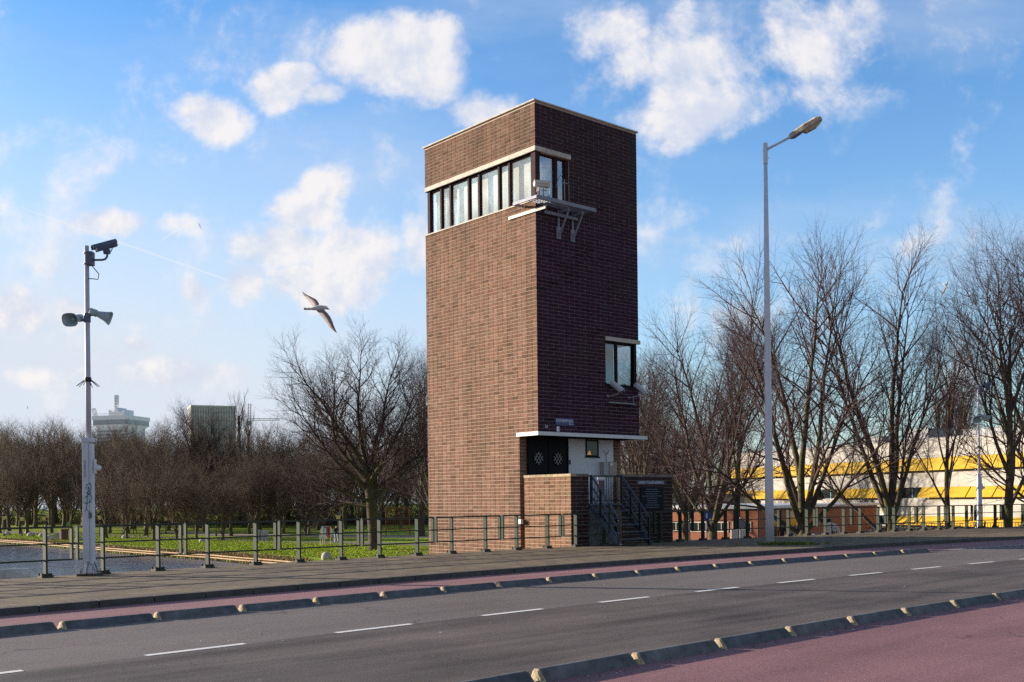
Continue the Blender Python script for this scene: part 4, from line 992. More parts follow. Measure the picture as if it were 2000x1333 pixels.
tree_at(1268, 90, 640, V2, .9, 'bare tree half hidden behind the tower corner and terrace', sx=1.1)
tree_at(2075, 58, 370, V1, .5, 'bare tree at the frame edge past the tallest tree')
tree_at(1850, 75, 560, V2, 1.7, 'thin bare tree before the yellow awnings, left of the far mast', sx=.8)
tree_at(1240, 125, 700, V3, 2.2, 'distant bare tree seen past the small corner window cameras', sx=1.2)
tree_at(1230, 150, 680, V1, 4.4, 'furthest bare tree beside the tower edge', sx=1.3)
# poplars behind the office roof
POP = [dict(seg=14, wig=.015, up=.02, sides=7), dict(n=46, len=3.4, ang=.42, r=.05, seg=5, wig=.05, up=.16, sides=5, start=.1, ref=3.4, rend=.3),
       dict(n=7, len=1.3, ang=.42, r=.022, seg=3, wig=.08, up=.1, sides=3, start=.15, ref=1.3, rend=.5), dict(n=5, len=.6, ang=.5, r=.016, seg=2, wig=.1, up=.05, sides=3, start=.1, rend=.6)]
P1 = tree_type('poplar', 9, 15, .26, POP, bark_wood, twig_m); P2 = tree_type('poplar_b', 19, 14, .24, POP, bark_wood, twig_m)
for i, (px, top, tp) in enumerate(((1838, 735, P1), (1856, 722, P2), (1876, 730, P1), (1893, 745, P2))):
    tree_at(px, 190, top, tp, i * 1.3, 'narrow dark poplar behind the office roof, ' + ORD[i] + ' of four from the lamp post side', 'poplar_tree', 'poplars behind the office roof', sx=1.25)
for i, (px, top, Y) in enumerate(((470, 752, 230), (484, 790, 240), (452, 800, 236))):
    tree_at(px, Y, top, (P1, P2, P1)[i], i, 'slender leaning poplar between the glass block and the crane, ' + ('tallest' if i == 0 else ('nearest the crane' if i == 1 else 'against the glass block')), 'poplar_tree', 'poplars by the crane', sx=.9)
# the great broad tree left of the tower
BIG = [dict(seg=6, wig=.05, up=.02, sides=10), dict(n=10, len=11.5, ang=.78, r=.26, seg=14, wig=.085, up=.03, sides=7, start=.35, ref=11.5, rend=.18,
            limbs=[(.42, .12, .25, 1, 9.5, .26), (.62, -1, .3, .22, 8.5, .20), (.7, -.9, -.5, .3, 7.5, .16), (.85, -.95, -.3, .6, 10.5, .22), (.95, -.75, .3, .85, 11.5, .24), (1, -.36, -.25, 1, 12.5, .24), (.98, -.18, .15, 1, 13, .22), (.96, -.55, -.1, 1, 12.5, .20), (1, .08, .3, 1, 12, .24), (.92, .55, -.2, .9, 11, .22), (.8, .85, .3, .7, 9, .18), (.75, 1, -.2, .4, 7, .15), (.9, .1, -.9, .7, 9, .18), (.9, 0, .9, .7, 9, .18)]),
       dict(n=13, len=5.2, ang=.60, r=.08, seg=9, wig=.10, up=.05, sides=5, start=.2, ref=5.2, fall=.45, rend=.28),
       dict(n=8, len=2.5, ang=.6, r=.034, seg=5, wig=.10, up=.04, sides=3, start=.15, ref=2.5, fall=.4, rend=.4),
       dict(n=5, len=1.15, ang=.62, r=.016, seg=3, wig=.12, up=.03, sides=3, start=.15, ref=1.15, fall=.3, rend=.5), dict(n=3, len=.6, ang=.6, r=.010, seg=2, wig=.15, up=.02, sides=3, start=.3, rend=.6)]
B1 = tree_type('broad', 12, 8.0, .60, BIG, bark_m, twig_m, lean=(-.10, 0))
B2 = tree_type('broad_b', 77, 8.0, .55, BIG, bark_wood, twig_m)
tree_at(732, 88, 590, B1, 0, 'great spreading bare tree with crooked low limbs left of the tower, above the sunny grass', 'broad_tree', 'large bare trees of the park', sx=1.08)
tree_at(395, 175, 764, B2, 2.0, 'large dark bare tree standing before the distant glass office block', 'broad_tree', 'large bare trees of the park', sx=.95)
tree_at(822, 120, 640, V2, 2.9, 'upright bare tree squeezed between the great spreading tree and the tower wall', 'bare_tree', 'upright bare trees by the tower', sx=1.0)
tree_at(852, 105, 690, V1, 1.2, 'bare tree mostly hidden behind the sunlit tower wall', 'bare_tree', 'upright bare trees by the tower', sx=1.0)
# park wood
def woodtree(sd, n1, a1, l1, tw, mc, th=5.0):
    return tree_type('wood', sd, th, .27, [dict(seg=5, wig=.04, up=0, sides=6), dict(n=n1, len=l1, ang=a1, r=.12, seg=8, wig=.08, up=.06, sides=5, start=.35, ref=l1, rend=.25),
        dict(n=8, len=3.4, ang=.55, r=.05, seg=5, wig=.1, up=.05, sides=3, start=.2, ref=3.4, fall=.3, rend=.4),
        dict(n=8, len=1.5, ang=.6, r=.024, seg=3, wig=.12, up=.03, sides=3, start=.1, ref=1.5, fall=.3, rend=.5), dict(n=5, len=.8, ang=.65, r=tw, seg=2, wig=.14, up=.02, sides=3, start=.15, rend=.6)], bark_wood, mc)
W = [woodtree(101, 9, .5, 8.0, .017, twig_wood), woodtree(102, 10, .42, 8.5, .017, twig_wood, 6), woodtree(103, 9, .6, 7.0, .017, twig_wood, 5), woodtree(104, 8, .35, 9.0, .017, twig_wood, 6)]
WR = [woodtree(111, 8, .55, 5.5, .014, twig_red, 2.6), woodtree(112, 9, .45, 6.0, .014, twig_red, 3.0)]
rr = random.Random(17)
def row(name, px0, px1, n, Y0, Y1, t0, t1, types, group, label, sx=1.1):
    for i in range(n):
        px = px0 + (px1 - px0) * (i + rr.uniform(.15, .85)) / n
        tree_at(px, rr.uniform(Y0, Y1), rr.uniform(t0, t1), types[rr.randrange(len(types))], rr.uniform(0, 6.3), label.format(ORD[i]), name, group, sx=rr.uniform(.9, 1.15) * sx)
row('park_tree', -60, 350, 20, 200, 240, 796, 828, W, 'hindmost trees of the park wood', 'hindmost grey-brown bare tree of the wood, {} along from the frame edge', 1.25)
row('park_tree', -40, 560, 23, 165, 198, 808, 852, W, 'middle row of the park wood', 'brown bare tree of the middle wood row, {} along from the frame edge', 1.2)
row('park_tree', -30, 840, 23, 128, 160, 835, 900, W, 'front row of the park wood', 'dark bare tree of the front wood row, {} along from the frame edge', 1.15)
row('park_tree', 480, 850, 12, 165, 215, 790, 850, W, 'trees behind the great spreading tree', 'bare tree behind the great spreading tree, {} along towards the tower', 1.2)
row('young_tree', 180, 660, 10, 112, 128, 860, 930, WR, 'reddish young trees near the path', 'reddish twiggy young tree near the path, {} along towards the tower', 1.0)
row('park_tree', 1180, 1420, 6, 150, 190, 800, 860, W, 'trees beyond the low brick building', 'bare tree beyond the low brick building, {} along from the tower', 1.2)
row('park_tree', 1400, 2030, 9, 225, 280, 830, 870, W, 'trees far behind the office', 'faint bare tree far behind the office roof, {} along', 1.2)
# a dark undergrowth closes the wood behind the trunks
def brush(name, pts, depth, h, N, cols, seed):
    r_ = np.random.default_rng(seed); vs = []; fs = []
    mb = MB()
    for i in range(N):
        f = r_.uniform(0, len(pts) - 1.001); k = int(f); p = pts[k].lerp(pts[k + 1], f - k); x, y = p.x + r_.normal(0, .6), p.y + r_.uniform(0, depth); z = GZ + h * r_.uniform(0, 1) ** 1.7
        a = r_.normal(0, 1, 3); a /= np.linalg.norm(a); b = np.cross(a, r_.normal(0, 1, 3)); b /= np.linalg.norm(b); L = r_.uniform(.5, 1.5); w = r_.uniform(.03, .10)
        c_ = np.array((x, y, z)); k0 = len(mb.v); mb.v += [tuple(c_ - a * L), tuple(c_ + b * w), tuple(c_ + a * L)]; mb.f.append([k0, k0 + 1, k0 + 2]); mb.c.append(cols[i % len(cols)]); mb.mi.append(0)
    return tag(mb.build(name, M('brush_leaves', (.1, .1, .1), .9, vcol=True, spec=.1)), kind='stuff')
line = [Vector((at(px, 1000, Y).x, Y, 0)) for px, Y in ((-250, 215), (100, 215), (400, 190), (640, 178), (900, 170))]
brush('undergrowth', line, 30, 7.5, 46000, [(.10, .08, .06), (.14, .11, .08), (.07, .06, .045), (.12, .095, .065)], 5)
line = [Vector((at(px, 1000, Y).x, Y, 0)) for px, Y in ((1150, 190), (1500, 215), (2200, 290))]
brush('undergrowth', line, 20, 7, 14000, [(.06, .05, .045), (.08, .065, .055)], 6)
# bushes beside the tower seen under the canopy side
# ------------------------------------------------------------------ buildings
# office with yellow awnings
cream = M('cream_panel', (.39, .365, .315), .7, noise=(.6, .08)); yellow = M('yellow_awning', (.54, .325, .006), .6, noise=(.8, .06)); dkglass = M('dark_window', (.02, .025, .028), .12)
ob = empty('office_building', (35.9, 176.8, 0), math.atan2(-.933, .361)); tag(ob, 'long cream office building with rows of slanted yellow awnings', 'building')
OL = 100
mb = MB(); 
for z0, z1 in ((-3.2, -2.1), (-.9, 1.35), (2.75, 4.75), (6.45, 8.8)): mb.box((0, 0, z0), (OL, 22, z1))
for z0, z1 in ((-2.1, -.9), (1.35, 2.75), (4.75, 6.45)): mb.box((.0, .35, z0), (OL, 22, z1))
mb.build('wall', cream, ob)
mb = MB(); mb.box((-.05, .05, 8.8), (OL, 22, 8.95)); mb.build('roof_edge', M('roof_felt', (.3, .3, .31), .8), ob)
rr = random.Random(2)
for r_i, (zb, zt_, gone) in enumerate(((4.85, 6.4, ()), (1.45, 2.7, (6, 10)), (-2.05, -.95, (9,)))):
    for k in range(24):
        if k in gone:
            mb = MB(); mb.box((k * 4.1 + .1, .28, zb), (k * 4.1 + 4, .345, zt_)); w = mb.build('window', dkglass, ob)
            mb = MB(); mb.box((k * 4.1 + .1, .2, zb), (k * 4.1 + .2, .28, zt_)); mb.box((k * 4.1 + 2.1, .2, zb), (k * 4.1 + 2.25, .28, zt_)); mb.build('frame', M('teal_frame', (.02, .20, .22), .5), w); continue
        x0, x1 = k * 4.1 + .09, k * 4.1 + 4.01; d_ = -.95
        mb = MB(); mb.loft([[(x0, -.02, zt_), (x1, -.02, zt_), (x1, .03, zt_ + .05), (x0, .03, zt_ + .05)], [(x0, d_, zb), (x1, d_, zb), (x1, d_ + .05, zb), (x0, d_ + .05, zb)]]); mb.build('awning', yellow, ob)
    mb = MB(); mb.box((0, .26, zb), (OL, .352, zt_)); mb.build('window_strip', dkglass, ob)
mb = MB()
for z_ in (4.85, 1.45, -2.05):
    for k in range(25): mb.bar((k * 4.1, .2, z_ + .1), (k * 4.1, -.95, z_ + .02), .05, .05)
tag(mb.build('awning_arm', M('joint_grey', (.3, .28, .24), .9), ob), kind='stuff')
mb = MB()
for z0, z1 in ((-.9, 1.35), (2.75, 4.75), (6.45, 8.8)):
    for x in np.arange(2.05, OL, 4.1): mb.box((x - .02, -.008, z0), (x + .02, .0, z1))
tag(mb.build('panel_joint', M('joint_grey', (.3, .28, .24), .9), ob), kind='stuff')
for i, (x, w, d_, h) in enumerate(((30, 3, 3, 1.0), (38, 4, 4, 1.5), (48, 9, 4, .9), (60, 3, 3, 1.9), (64, 5, 4, 1.1))):
    mb = MB(); mb.box((x, 4, 8.95), (x + w, 4 + d_, 8.95 + h)); mb.box((x - .1, 3.9, 8.95 + h), (x + w + .1, 4.1 + d_, 9.05 + h)); mb.build('roof_housing', M('roof_plant_grey', (.32, .33, .34), .6, noise=(.7, .2)), ob)
# low orange and maroon brick building
lb_ = empty('low_brick_building', (22.8, 98, 0), 0); tag(lb_, 'low brick building with orange sunlit side, maroon shaded side and a pale roof edge', 'building')
orange = M('orange_brick', (.34, .12, .06), .85, noise=(1.2, .12)); maroon = M('maroon_brick', (.22, .075, .06), .85, noise=(1.2, .12))
ux, uy = Vector((-.8, .6, 0)), Vector((.6, .8, 0)); ZR = .93
def lbx(mb, a0, a1, b0, b1, z0, z1):
    c_ = [ux * a0 + uy * b0, ux * a0 + uy * b1, ux * a1 + uy * b1, ux * a1 + uy * b0]
    mb.add([(p.x, p.y, z0) for p in c_] + [(p.x, p.y, z1) for p in c_], [(0, 1, 2, 3), (4, 7, 6, 5), (0, 4, 5, 1), (1, 5, 6, 2), (2, 6, 7, 3), (3, 7, 4, 0)])
mb = MB(); lbx(mb, 0, 18, 0, 34, -3, ZR - .28); tag(mb.build('wall', orange, lb_), 'orange brick wall')
for b0, b1, zt in ((2, 4.2, .1), (7.5, 10.5, .3)):
    mb = MB(); lbx(mb, -.03, .0, b0, b1, -3, zt); mb.build('doorway', dkglass, lb_)
mb = MB(); lbx(mb, -.30, 18.2, -.30, 34.2, ZR - .28, ZR); mb.build('roof_edge', white_paint, lb_)
wz0, wz1 = -1.55, -.55
for a0, w in ((.7, 1.9), (3.0, 1.5), (5.2, 1.9), (7.6, 1.9), (9.8, 2.2), (12.4, 2.2), (15, 2.2)):
    mb = MB(); lbx(mb, a0, a0 + w, -.06, .05, wz0, wz1); w_ = mb.build('window', M('cream_frame', (.66, .58, .46), .6), lb_)
    mb = MB(); lbx(mb, a0 + .12, a0 + w / 2 - .06, -.08, -.05, wz0 + .12, wz1 - .12); lbx(mb, a0 + w / 2 + .06, a0 + w - .12, -.08, -.05, wz0 + .12, wz1 - .12); mb.build('pane', dkglass, w_)
# hut or lower wing left behind the orange wall
hb = empty('pale_house', at(1370, 985, 150), R(-20)); tag(hb, 'small pale house with a dark flat roof half hidden by bare trees', 'building')
mb = MB(); mb.box((-7, 0, -6), (6, 9, 1.2)); mb.build('wall', M('house_wall', (.42, .38, .32), .8, noise=(.5, .1)), hb); mb = MB(); mb.box((-7.4, -.4, 1.2), (6.4, 9.4, 1.5)); mb.build('roof', M('roof_dark', (.12, .11, .11), .8), hb)
mb = MB(); [mb.box((x, -.05, -1.2), (x + 1.6, 0, 0.4)) for x in (-6, -3, 0, 3)]; mb.build('window_row', dkglass, hb)
# residential block at the right edge
ab = empty('apartment_block', at(2010, 960, 330), R(8)); tag(ab, 'distant grey apartment block with small windows at the frame edge', 'building')
mb = MB(); mb.box((-7, 0, -8), (14, 12, 19)); mb.build('wall', M('grey_concrete', (.34, .34, .35), .8, noise=(.3, .1)), ab)
for k in range(6):
    mb = MB()
    for j in range(9): mb.box((-6 + j * 2.2, -.06, 1 + k * 3), (-4.7 + j * 2.2, 0, 2.6 + k * 3))
    mb.build('window_row', dkglass, ab)
# glass office block beyond the park
p = at(375, 900, 420); gb2 = empty('glass_office', (p.x, p.y, GZ), R(22)); tag(gb2, 'tall glass office block with pale vertical fins rising behind the wood', 'building')
HB = at(375, 793, 420).z - GZ
mb = MB(); mb.box((0, 0, 0), (17.0, 14, HB)); mb.build('glazing', M('curtain_wall_glass', (.40, .43, .50), .4), gb2)  # glass colour lightened to stand in for distance haze
mb = MB()
for x in np.arange(0, 17.1, 1.0): mb.box((x - .12, -.28, 0), (x + .12, 0, HB + .3))
for y in np.arange(0, 14.1, 1.0): mb.box((-.28, y - .12, 0), (0, y + .12, HB + .3))
mb.build('fin', M('pale_fin', (.70, .68, .66), .6), gb2)
mb = MB(); z = 3
while z < HB: mb.box((-.12, -.12, z - .12), (17.1, 0, z + .12)); mb.box((-.12, 0, z - .12), (0, 14.1, z + .12)); z += 3.4
mb.build('floor_band', M('floor_band_grey', (.24, .25, .28), .6), gb2)
mb = MB(); mb.box((-.3, -.3, HB), (17.3, 14.3, HB + .5)); mb.build('roof', M('pale_fin', (.5, .5, .5)), gb2)
# observation tower far away
Y = 1100; k_ = Y / F
p = at(238, 900, Y); ot = empty('observation_tower', (p.x, p.y, GZ), R(-14)); ot.scale = (.8, .8, 1); tag(ot, 'distant office tower with overhanging white top storey, crown and chimney mast', 'tower')
zt0 = at(238, 842, Y).z - GZ; ztA = at(238, 835, Y).z - GZ; ztB = at(238, 819, Y).z - GZ; ztC = at(238, 813, Y).z - GZ; ztD = at(238, 801, Y).z - GZ; ztE = at(228, 771, Y).z - GZ
ow = M('tower_white', (.85, .86, .84), .6); og = M('tower_glass', (.38, .42, .43), .4)  # pale tones carry the distance haze in the colour
mb = MB(); mb.box((-21, -21, 0), (21, 21, zt0 + 4)); mb.build('shaft', ow, ot)
mb = MB()
for z in np.arange(6, zt0, 3.6): mb.box((-21.2, -21.2, z), (21.2, -21, z + 1.9)); mb.box((-21.2, -21, z), (-21, 21, z + 1.9))
mb.build('window_band', og, ot)
mb = MB(); mb.loft([[(-21, -21, zt0 + 3), (21, -21, zt0 + 3), (21, 21, zt0 + 3), (-21, 21, zt0 + 3)], [(-25, -25, ztA + 2), (25, -25, ztA + 2), (25, 25, ztA + 2), (-25, 25, ztA + 2)]]); mb.box((-25.5, -25.5, ztB - 1.5), (25.5, 25.5, ztC - .5)); mb.build('overhang', ow, ot)
mb = MB(); mb.box((-24.6, -24.6, ztA + 2), (24.6, 24.6, ztB - 1.5)); mb.build('panorama_window', og, ot)
mb = MB()
for i in range(26): mb.tube([(-25 + i * 2, -25.3, ztC - .5), (-25 + i * 2, -25.3, ztC + 1.6)], .12, 4)
mb.bar((-25, -25.3, ztC + 1.6), (25, -25.3, ztC + 1.6), .2, .2); mb.build('roof_railing', og, ot)
mb = MB(); pr = [(-11, ztC - 1), (11, ztC - 1), (11, ztD), (7, ztD - 2.5), (3, ztD - 1.5), (0, ztD + 2.5), (-3, ztD - 1.5), (-7, ztD - 2.5), (-11, ztD)]
n = len(pr); mb.add([(x, -11, z) for x, z in pr] + [(x, 11, z) for x, z in pr], [tuple(range(n)), tuple(range(2 * n - 1, n - 1, -1))] + [(i, n + i, n + (i + 1) % n, (i + 1) % n) for i in range(n)]); mb.build('crown_room', ow, ot)
mb = MB(); mb.box((-8, -3, ztD - 4), (-4, 1, ztE)); mb.build('chimney', ow, ot); 
mb = MB()
for i in range(4): mb.box((-7.4, -3.1, ztE - 4 - i * 3), (-6.4, -2.98, ztE - 2.6 - i * 3)); mb.box((-5.6, -3.1, ztE - 4 - i * 3), (-4.6, -2.98, ztE - 2.6 - i * 3))
mb.build('vent', og, ot)
mb = MB()
for i in range(4): mb.bar((-24 + i * 1.8, -24, ztC - .5), (-26.5 + i * 1.8, -24, ztC + 7), .4, .4)
mb.bar((-26.5, -24, ztC + 7), (-21, -24, ztC + 7), .5, .5); mb.build('swing_frame', M('dark_red_steel', (.16, .06, .05), .6), ot)
# crane
Y = 430; p = at(488, 900, Y); cr_ = empty('tower_crane', (p.x, p.y, GZ), 0); tag(cr_, 'slender red and white construction crane beyond the poplars', 'crane')
zj = at(488, 819, Y).z - GZ; ztip = at(488, 788, Y).z - GZ
def lattice(mb, p, q, w, n):
    p, q = Vector(p), Vector(q); d = (q - p).normalized(); a = d.cross(Vector((0, 1, 0.01))).normalized(); b = d.cross(a)
    cs = [a * w + b * w, a * w - b * w, -a * w - b * w, -a * w + b * w]
    for c_ in cs: mb.bar(p + c_, q + c_ , .10, .10)
    for i in range(n):
        for j in range(4):
            mb.bar(p.lerp(q, i / n) + cs[j], p.lerp(q, (i + 1) / n) + cs[(j + 1) % 4], .06, .06)
mb = MB(); lattice(mb, (0, 0, 0), (0, 0, zj), .65, 24); mb.build('mast', M('crane_white', (.6, .58, .55), .5), cr_)
mb = MB(); lattice(mb, (0, 0, zj), (.2, 0, ztip), .5, 6); mb.build('apex', M('crane_red', (.45, .08, .05), .5), cr_)
mb = MB(); lattice(mb, (0, 0, zj), (12.5, 0, zj - .1), .4, 14); mb.bar((.2, 0, ztip), (9, 0, zj + .4), .05, .05); mb.build('jib', M('crane_dark', (.12, .09, .09), .5), cr_)
mb = MB(); mb.box((-.9, -.8, zj - 2.4), (.5, .8, zj - .6)); mb.build('cabin', og, cr_)

# ------------------------------------------------------------------ park furniture and things on the grass
lan_gl = M('lantern_pane', (.80, .62, .25), .4)
def park_lantern(px, base_y, top_y, label, grp='old lanterns along the park paths'):
    p = unp(px, base_y, EYE - GZ); h = at(px, top_y, p.y).z - GZ; root = empty('park_lantern', (p.x, p.y, GZ)); tag(root, label, 'lantern', grp)
    mb = MB(); mb.tube([(0, 0, 0), (0, 0, .25), (0, 0, .3), (0, 0, h - .75)], [.14, .12, .06, .045], 8); mb.build('post', black_steel, root)
    mb = MB(); mb.loft([[(x * w, y * w, z) for x, y in ((-1, -1), (1, -1), (1, 1), (-1, 1))] for w, z in ((.13, h - .72), (.24, h - .22))]); l_ = mb.build('lamp_glass', lan_gl, root)
    mb = MB(); mb.loft([[(x * w, y * w, z) for x, y in ((-1, -1), (1, -1), (1, 1), (-1, 1))] for w, z in ((.27, h - .22), (.10, h - .03), (.03, h))]); mb.build('cap', black_steel, root); return root
for i, (px, b_, t_) in enumerate(((8, 1046, 1004), (43, 1046, 1006), (86, 1047, 1005), (195, 1048, 1003), (251, 1041, 1005), (324, 1042, 1006), (422, 1047, 1003), (661, 1060, 1001))):
    park_lantern(px, b_, t_, 'old park lantern with yellow panes, ' + ORD[i] + ' along the path from the frame edge')
l_ = park_lantern(1481, 1058, 975, 'old pale lantern rising above the low building corner beside the lamp post', 'lantern near the low building')
stone_m = M('pale_boulder', (.40, .38, .34), .85, noise=(3, .25), bump=(8, .5, .05))
for i, (px, py) in enumerate(((15, 1046), (54, 1043), (60, 1048), (82, 1049), (154, 1056), (245, 1053), (97, 1054), (396, 1060), (638, 1093))):
    H_ = 4.15; p = unp(px, py, H_); r0 = random.Random(i); root = MB(); root.ball((0, 0, .28), (.45 * r0.uniform(.8, 1.1), .42, .36 * r0.uniform(.8, 1.1)), 12, 8)
    o = root.build('boulder', stone_m, None, smooth=True, loc=(p.x, p.y, EYE - H_ - .1)); tag(o, 'pale round boulder on the grassy bank, ' + ORD[i] + ' counted along the shore towards the tower', 'boulder', 'boulders on the bank')
    dm = o.modifiers.new('lumpy', 'DISPLACE'); tx = bpy.data.textures.new('lump', 'CLOUDS'); tx.noise_scale = .6; dm.texture = tx; dm.strength = .18
# advertising boards
p = unp(637, 1068, EYE - GZ + .2)
def board(p, label, poly, panels, grp=None, rz=0):
    root = empty('notice_board', p, rz); tag(root, label, 'sign', grp)
    for x in panels['legs']: 
        mb = MB(); mb.tube([(x, .05, 0), (x, .05, panels['top'])], .03, 6); mb.build('leg', M('sign_leg', (.5, .46, .36), .6), root)
    mb = MB(); n = len(poly); mb.add([(x, 0, z) for x, z in poly] + [(x, .03, z) for x, z in poly], [tuple(range(n)), tuple(range(2 * n - 1, n - 1, -1))] + [(i, n + i, n + (i + 1) % n, (i + 1) % n) for i in range(n)]); mb.build('panel', M('sign_white', (.78, .76, .74), .5), root); return root
Yb = p.y; sc = Yb / F
b1 = board(p, 'white six-sided poster board with blue and red portraits of figures on the bank', [(-.50, .95), (.10, .75), (.50, .95), (.62, 1.25), (.62, 1.55), (.42, 1.95), (-.38, 1.95), (-.60, 1.5), (-.48, 1.15)], dict(legs=(-.30, .42), top=1.3))
mb = MB(); mb.box((-.22, -.012, 1.02), (.08, -.002, 1.90)); tag(mb.build('poster', M('poster_blue', (.05, .10, .55), .5), b1), 'blue poster panel')
mb = MB(); mb.box((-.15, -.02, 1.15), (.0, -.013, 1.78)); mb.build('poster_figure', M('sign_white', (.78, .76, .74)), b1)
mb = MB(); mb.box((.10, -.012, .85), (.40, -.002, 1.93)); tag(mb.build('poster', M('poster_red', (.60, .06, .05), .5), b1), 'red poster panel')
mb = MB(); mb.ball((.22, -.015, 1.62), (.09, .01, .13), 12, 8); mb.box((.16, -.02, 1.20), (.28, -.013, 1.50)); mb.build('poster_figure', M('poster_dark', (.05, .02, .02), .5), b1)
b2 = board((p.x - .25, p.y - .5, p.z), 'small white text board standing under the six-sided poster board', [(-.32, .78), (.34, .78), (.34, 1.16), (-.32, 1.16)], dict(legs=(-.2, .22), top=1.0))
# cabinet, orange frame, bin
p = unp(508, 1056, EYE - GZ); o = tag(empty('utility_cabinet', p), 'two pale utility cabinets joined back of the red path', 'cabinet')
mb = MB(); mb.box((-.7, 0, 0), (-.05, .6, 1.15)); mb.box((.05, 0, 0), (.75, .6, 1.1)); mb.build('housing', M('cabinet_pale', (.50, .50, .48), .6), o, bevel=.03)
mb = MB(); mb.box((-.62, -.015, .15), (-.13, 0, 1.05)); mb.box((.13, -.015, .15), (.67, 0, 1.0)); mb.build('door_panel', M('cabinet_pale2', (.42, .42, .41), .6), o)
p = unp(777, 1044, EYE - GZ); o = tag(empty('climbing_frame', p), 'rusty orange metal goal frame with mesh between the trunks', 'frame'); om = M('rust_orange', (.36, .10, .04), .7)
mb = MB(); w = 1.4
for x in (-w, w): mb.tube([(x, 0, 0), (x, 0, 3.2)], .07, 6)
for z in (.7, 3.2): mb.tube([(-w, 0, z), (w, 0, z)], .07, 6)
mb.build('frame', om, o); mb = MB()
for x in np.arange(-w, w, .28): mb.bar((x, 0, .7), (x, 0, 3.2), .03, .03)
for z in np.arange(.7, 3.2, .28): mb.bar((-w, 0, z), (w, 0, z), .03, .03)
mb.build('mesh_panel', om, o)
p = unp(125, 1053, EYE - GZ); o = MB(); o.tube([(0, 0, 0), (0, 0, 1.1)], .45, 14); o.tube([(0, 0, 1.1), (0, 0, 1.2)], .5, 14); tag(o.build('litter_bin', M('rust_brown', (.14, .07, .05), .8), None, loc=p), 'rusty brown barrel bin on the grass', 'bin')
p = unp(114, 1052, EYE - GZ); o = MB(); o.box((-.5, -.3, 0), (.5, .3, .55)); o.box((-.4, -.25, .55), (.4, .25, .7)); tag(o.build('stone_block', stone_m, None, loc=p, bevel=.05), 'small pale stone block beside the barrel bin', 'block')

# people: one skinned body each
def person(p, rz, joints, label, cols, h=1.75, bike=False):
    J = joints; names = list(J); me = bpy.data.meshes.new('person'); idx = {n_: i for i, n_ in enumerate(names)}
    E_ = [('hip', 'chest'), ('chest', 'neck'), ('neck', 'head'), ('head', 'crown'), ('chest', 'sl'), ('chest', 'sr'), ('sl', 'el'), ('sr', 'er'), ('el', 'hl'), ('er', 'hr'), ('hl', 'fl'), ('hr', 'fr'), ('hip', 'tl'), ('hip', 'tr'), ('tl', 'kl'), ('tr', 'kr'), ('kl', 'al'), ('kr', 'ar'), ('al', 'ol'), ('ar', 'or')]
    rad = dict(hip=.15, chest=.165, neck=.062, head=.098, crown=.07, sl=.075, sr=.075, el=.05, er=.05, hl=.035, hr=.035, fl=.025, fr=.025, tl=.095, tr=.095, kl=.062, kr=.062, al=.045, ar=.045, ol=.04, **{'or': .04})
    me.from_pydata([J[n_] for n_ in names], [(idx[a], idx[b]) for a, b in E_], []); o = bpy.data.objects.new('person', me); link(o); o.location = p; o.rotation_euler = (0, 0, rz)
    sk = o.modifiers.new('skin', 'SKIN'); sd = me.skin_vertices[0].data
    for n_ in names: sd[idx[n_]].radius = (rad[n_], rad[n_])
    sd[idx['hip']].use_root = True
    su = o.modifiers.new('smooth', 'SUBSURF'); su.levels = su.render_levels = 2
    m = bpy.data.materials.new('clothing'); m.use_nodes = True; t = NT(m.node_tree); z = t.new('ShaderNodeSeparateXYZ', ins={0: t.new('ShaderNodeTexCoord').outputs['Object']}).outputs[2]
    zs = J['neck'][2]; zh = J['hip'][2]
    c = t.mix(t.math('GREATER_THAN', z, zh - .02), cols[1], cols[0]); c = t.mix(t.math('GREATER_THAN', z, zs), c, (.45, .27, .2)); c = t.mix(t.math('GREATER_THAN', z, J['head'][2] + .06), c, (.03, .02, .015))
    t.l.new(c, m.node_tree.nodes['Principled BSDF'].inputs['Base Color']); m.node_tree.nodes['Principled BSDF'].inputs['Roughness'].default_value = .9
    me.materials.append(m); tag(o, label, 'person'); return o
def walk(st=.25, arm=.18):
    return dict(hip=(0, 0, .95), chest=(.02, 0, 1.32), neck=(.03, 0, 1.50), head=(.05, 0, 1.62), crown=(.04, 0, 1.74), sl=(.02, .19, 1.42), sr=(.02, -.19, 1.42), el=(-arm, .24, 1.16), er=(arm, -.24, 1.16), hl=(-arm * .6, .25, .92), hr=(arm * 1.6, -.24, .95), fl=(-arm * .5, .25, .82), fr=(arm * 1.8, -.24, .86),
                tl=(0, .09, .88), tr=(0, -.09, .88), kl=(st * .7, .10, .50), kr=(-st * .3, -.10, .48), al=(st, .10, .08), ar=(-st, -.10, .12), ol=(st + .14, .10, .04), **{'or': (-st + .12, -.10, .04)})
def ride():
    return dict(hip=(-.12, 0, 1.02), chest=(.10, 0, 1.38), neck=(.18, 0, 1.54), head=(.24, 0, 1.64), crown=(.23, 0, 1.76), sl=(.12, .19, 1.46), sr=(.12, -.19, 1.46), el=(.28, .25, 1.22), er=(.28, -.25, 1.22), hl=(.46, .24, 1.10), hr=(.46, -.24, 1.10), fl=(.53, .23, 1.08), fr=(.53, -.23, 1.08),
                tl=(-.08, .10, .96), tr=(-.08, -.10, .96), kl=(.30, .12, .78), kr=(.22, -.12, .62), al=(.16, .12, .42), ar=(.06, -.12, .24), ol=(.30, .12, .38), **{'or': (.20, -.12, .20)})
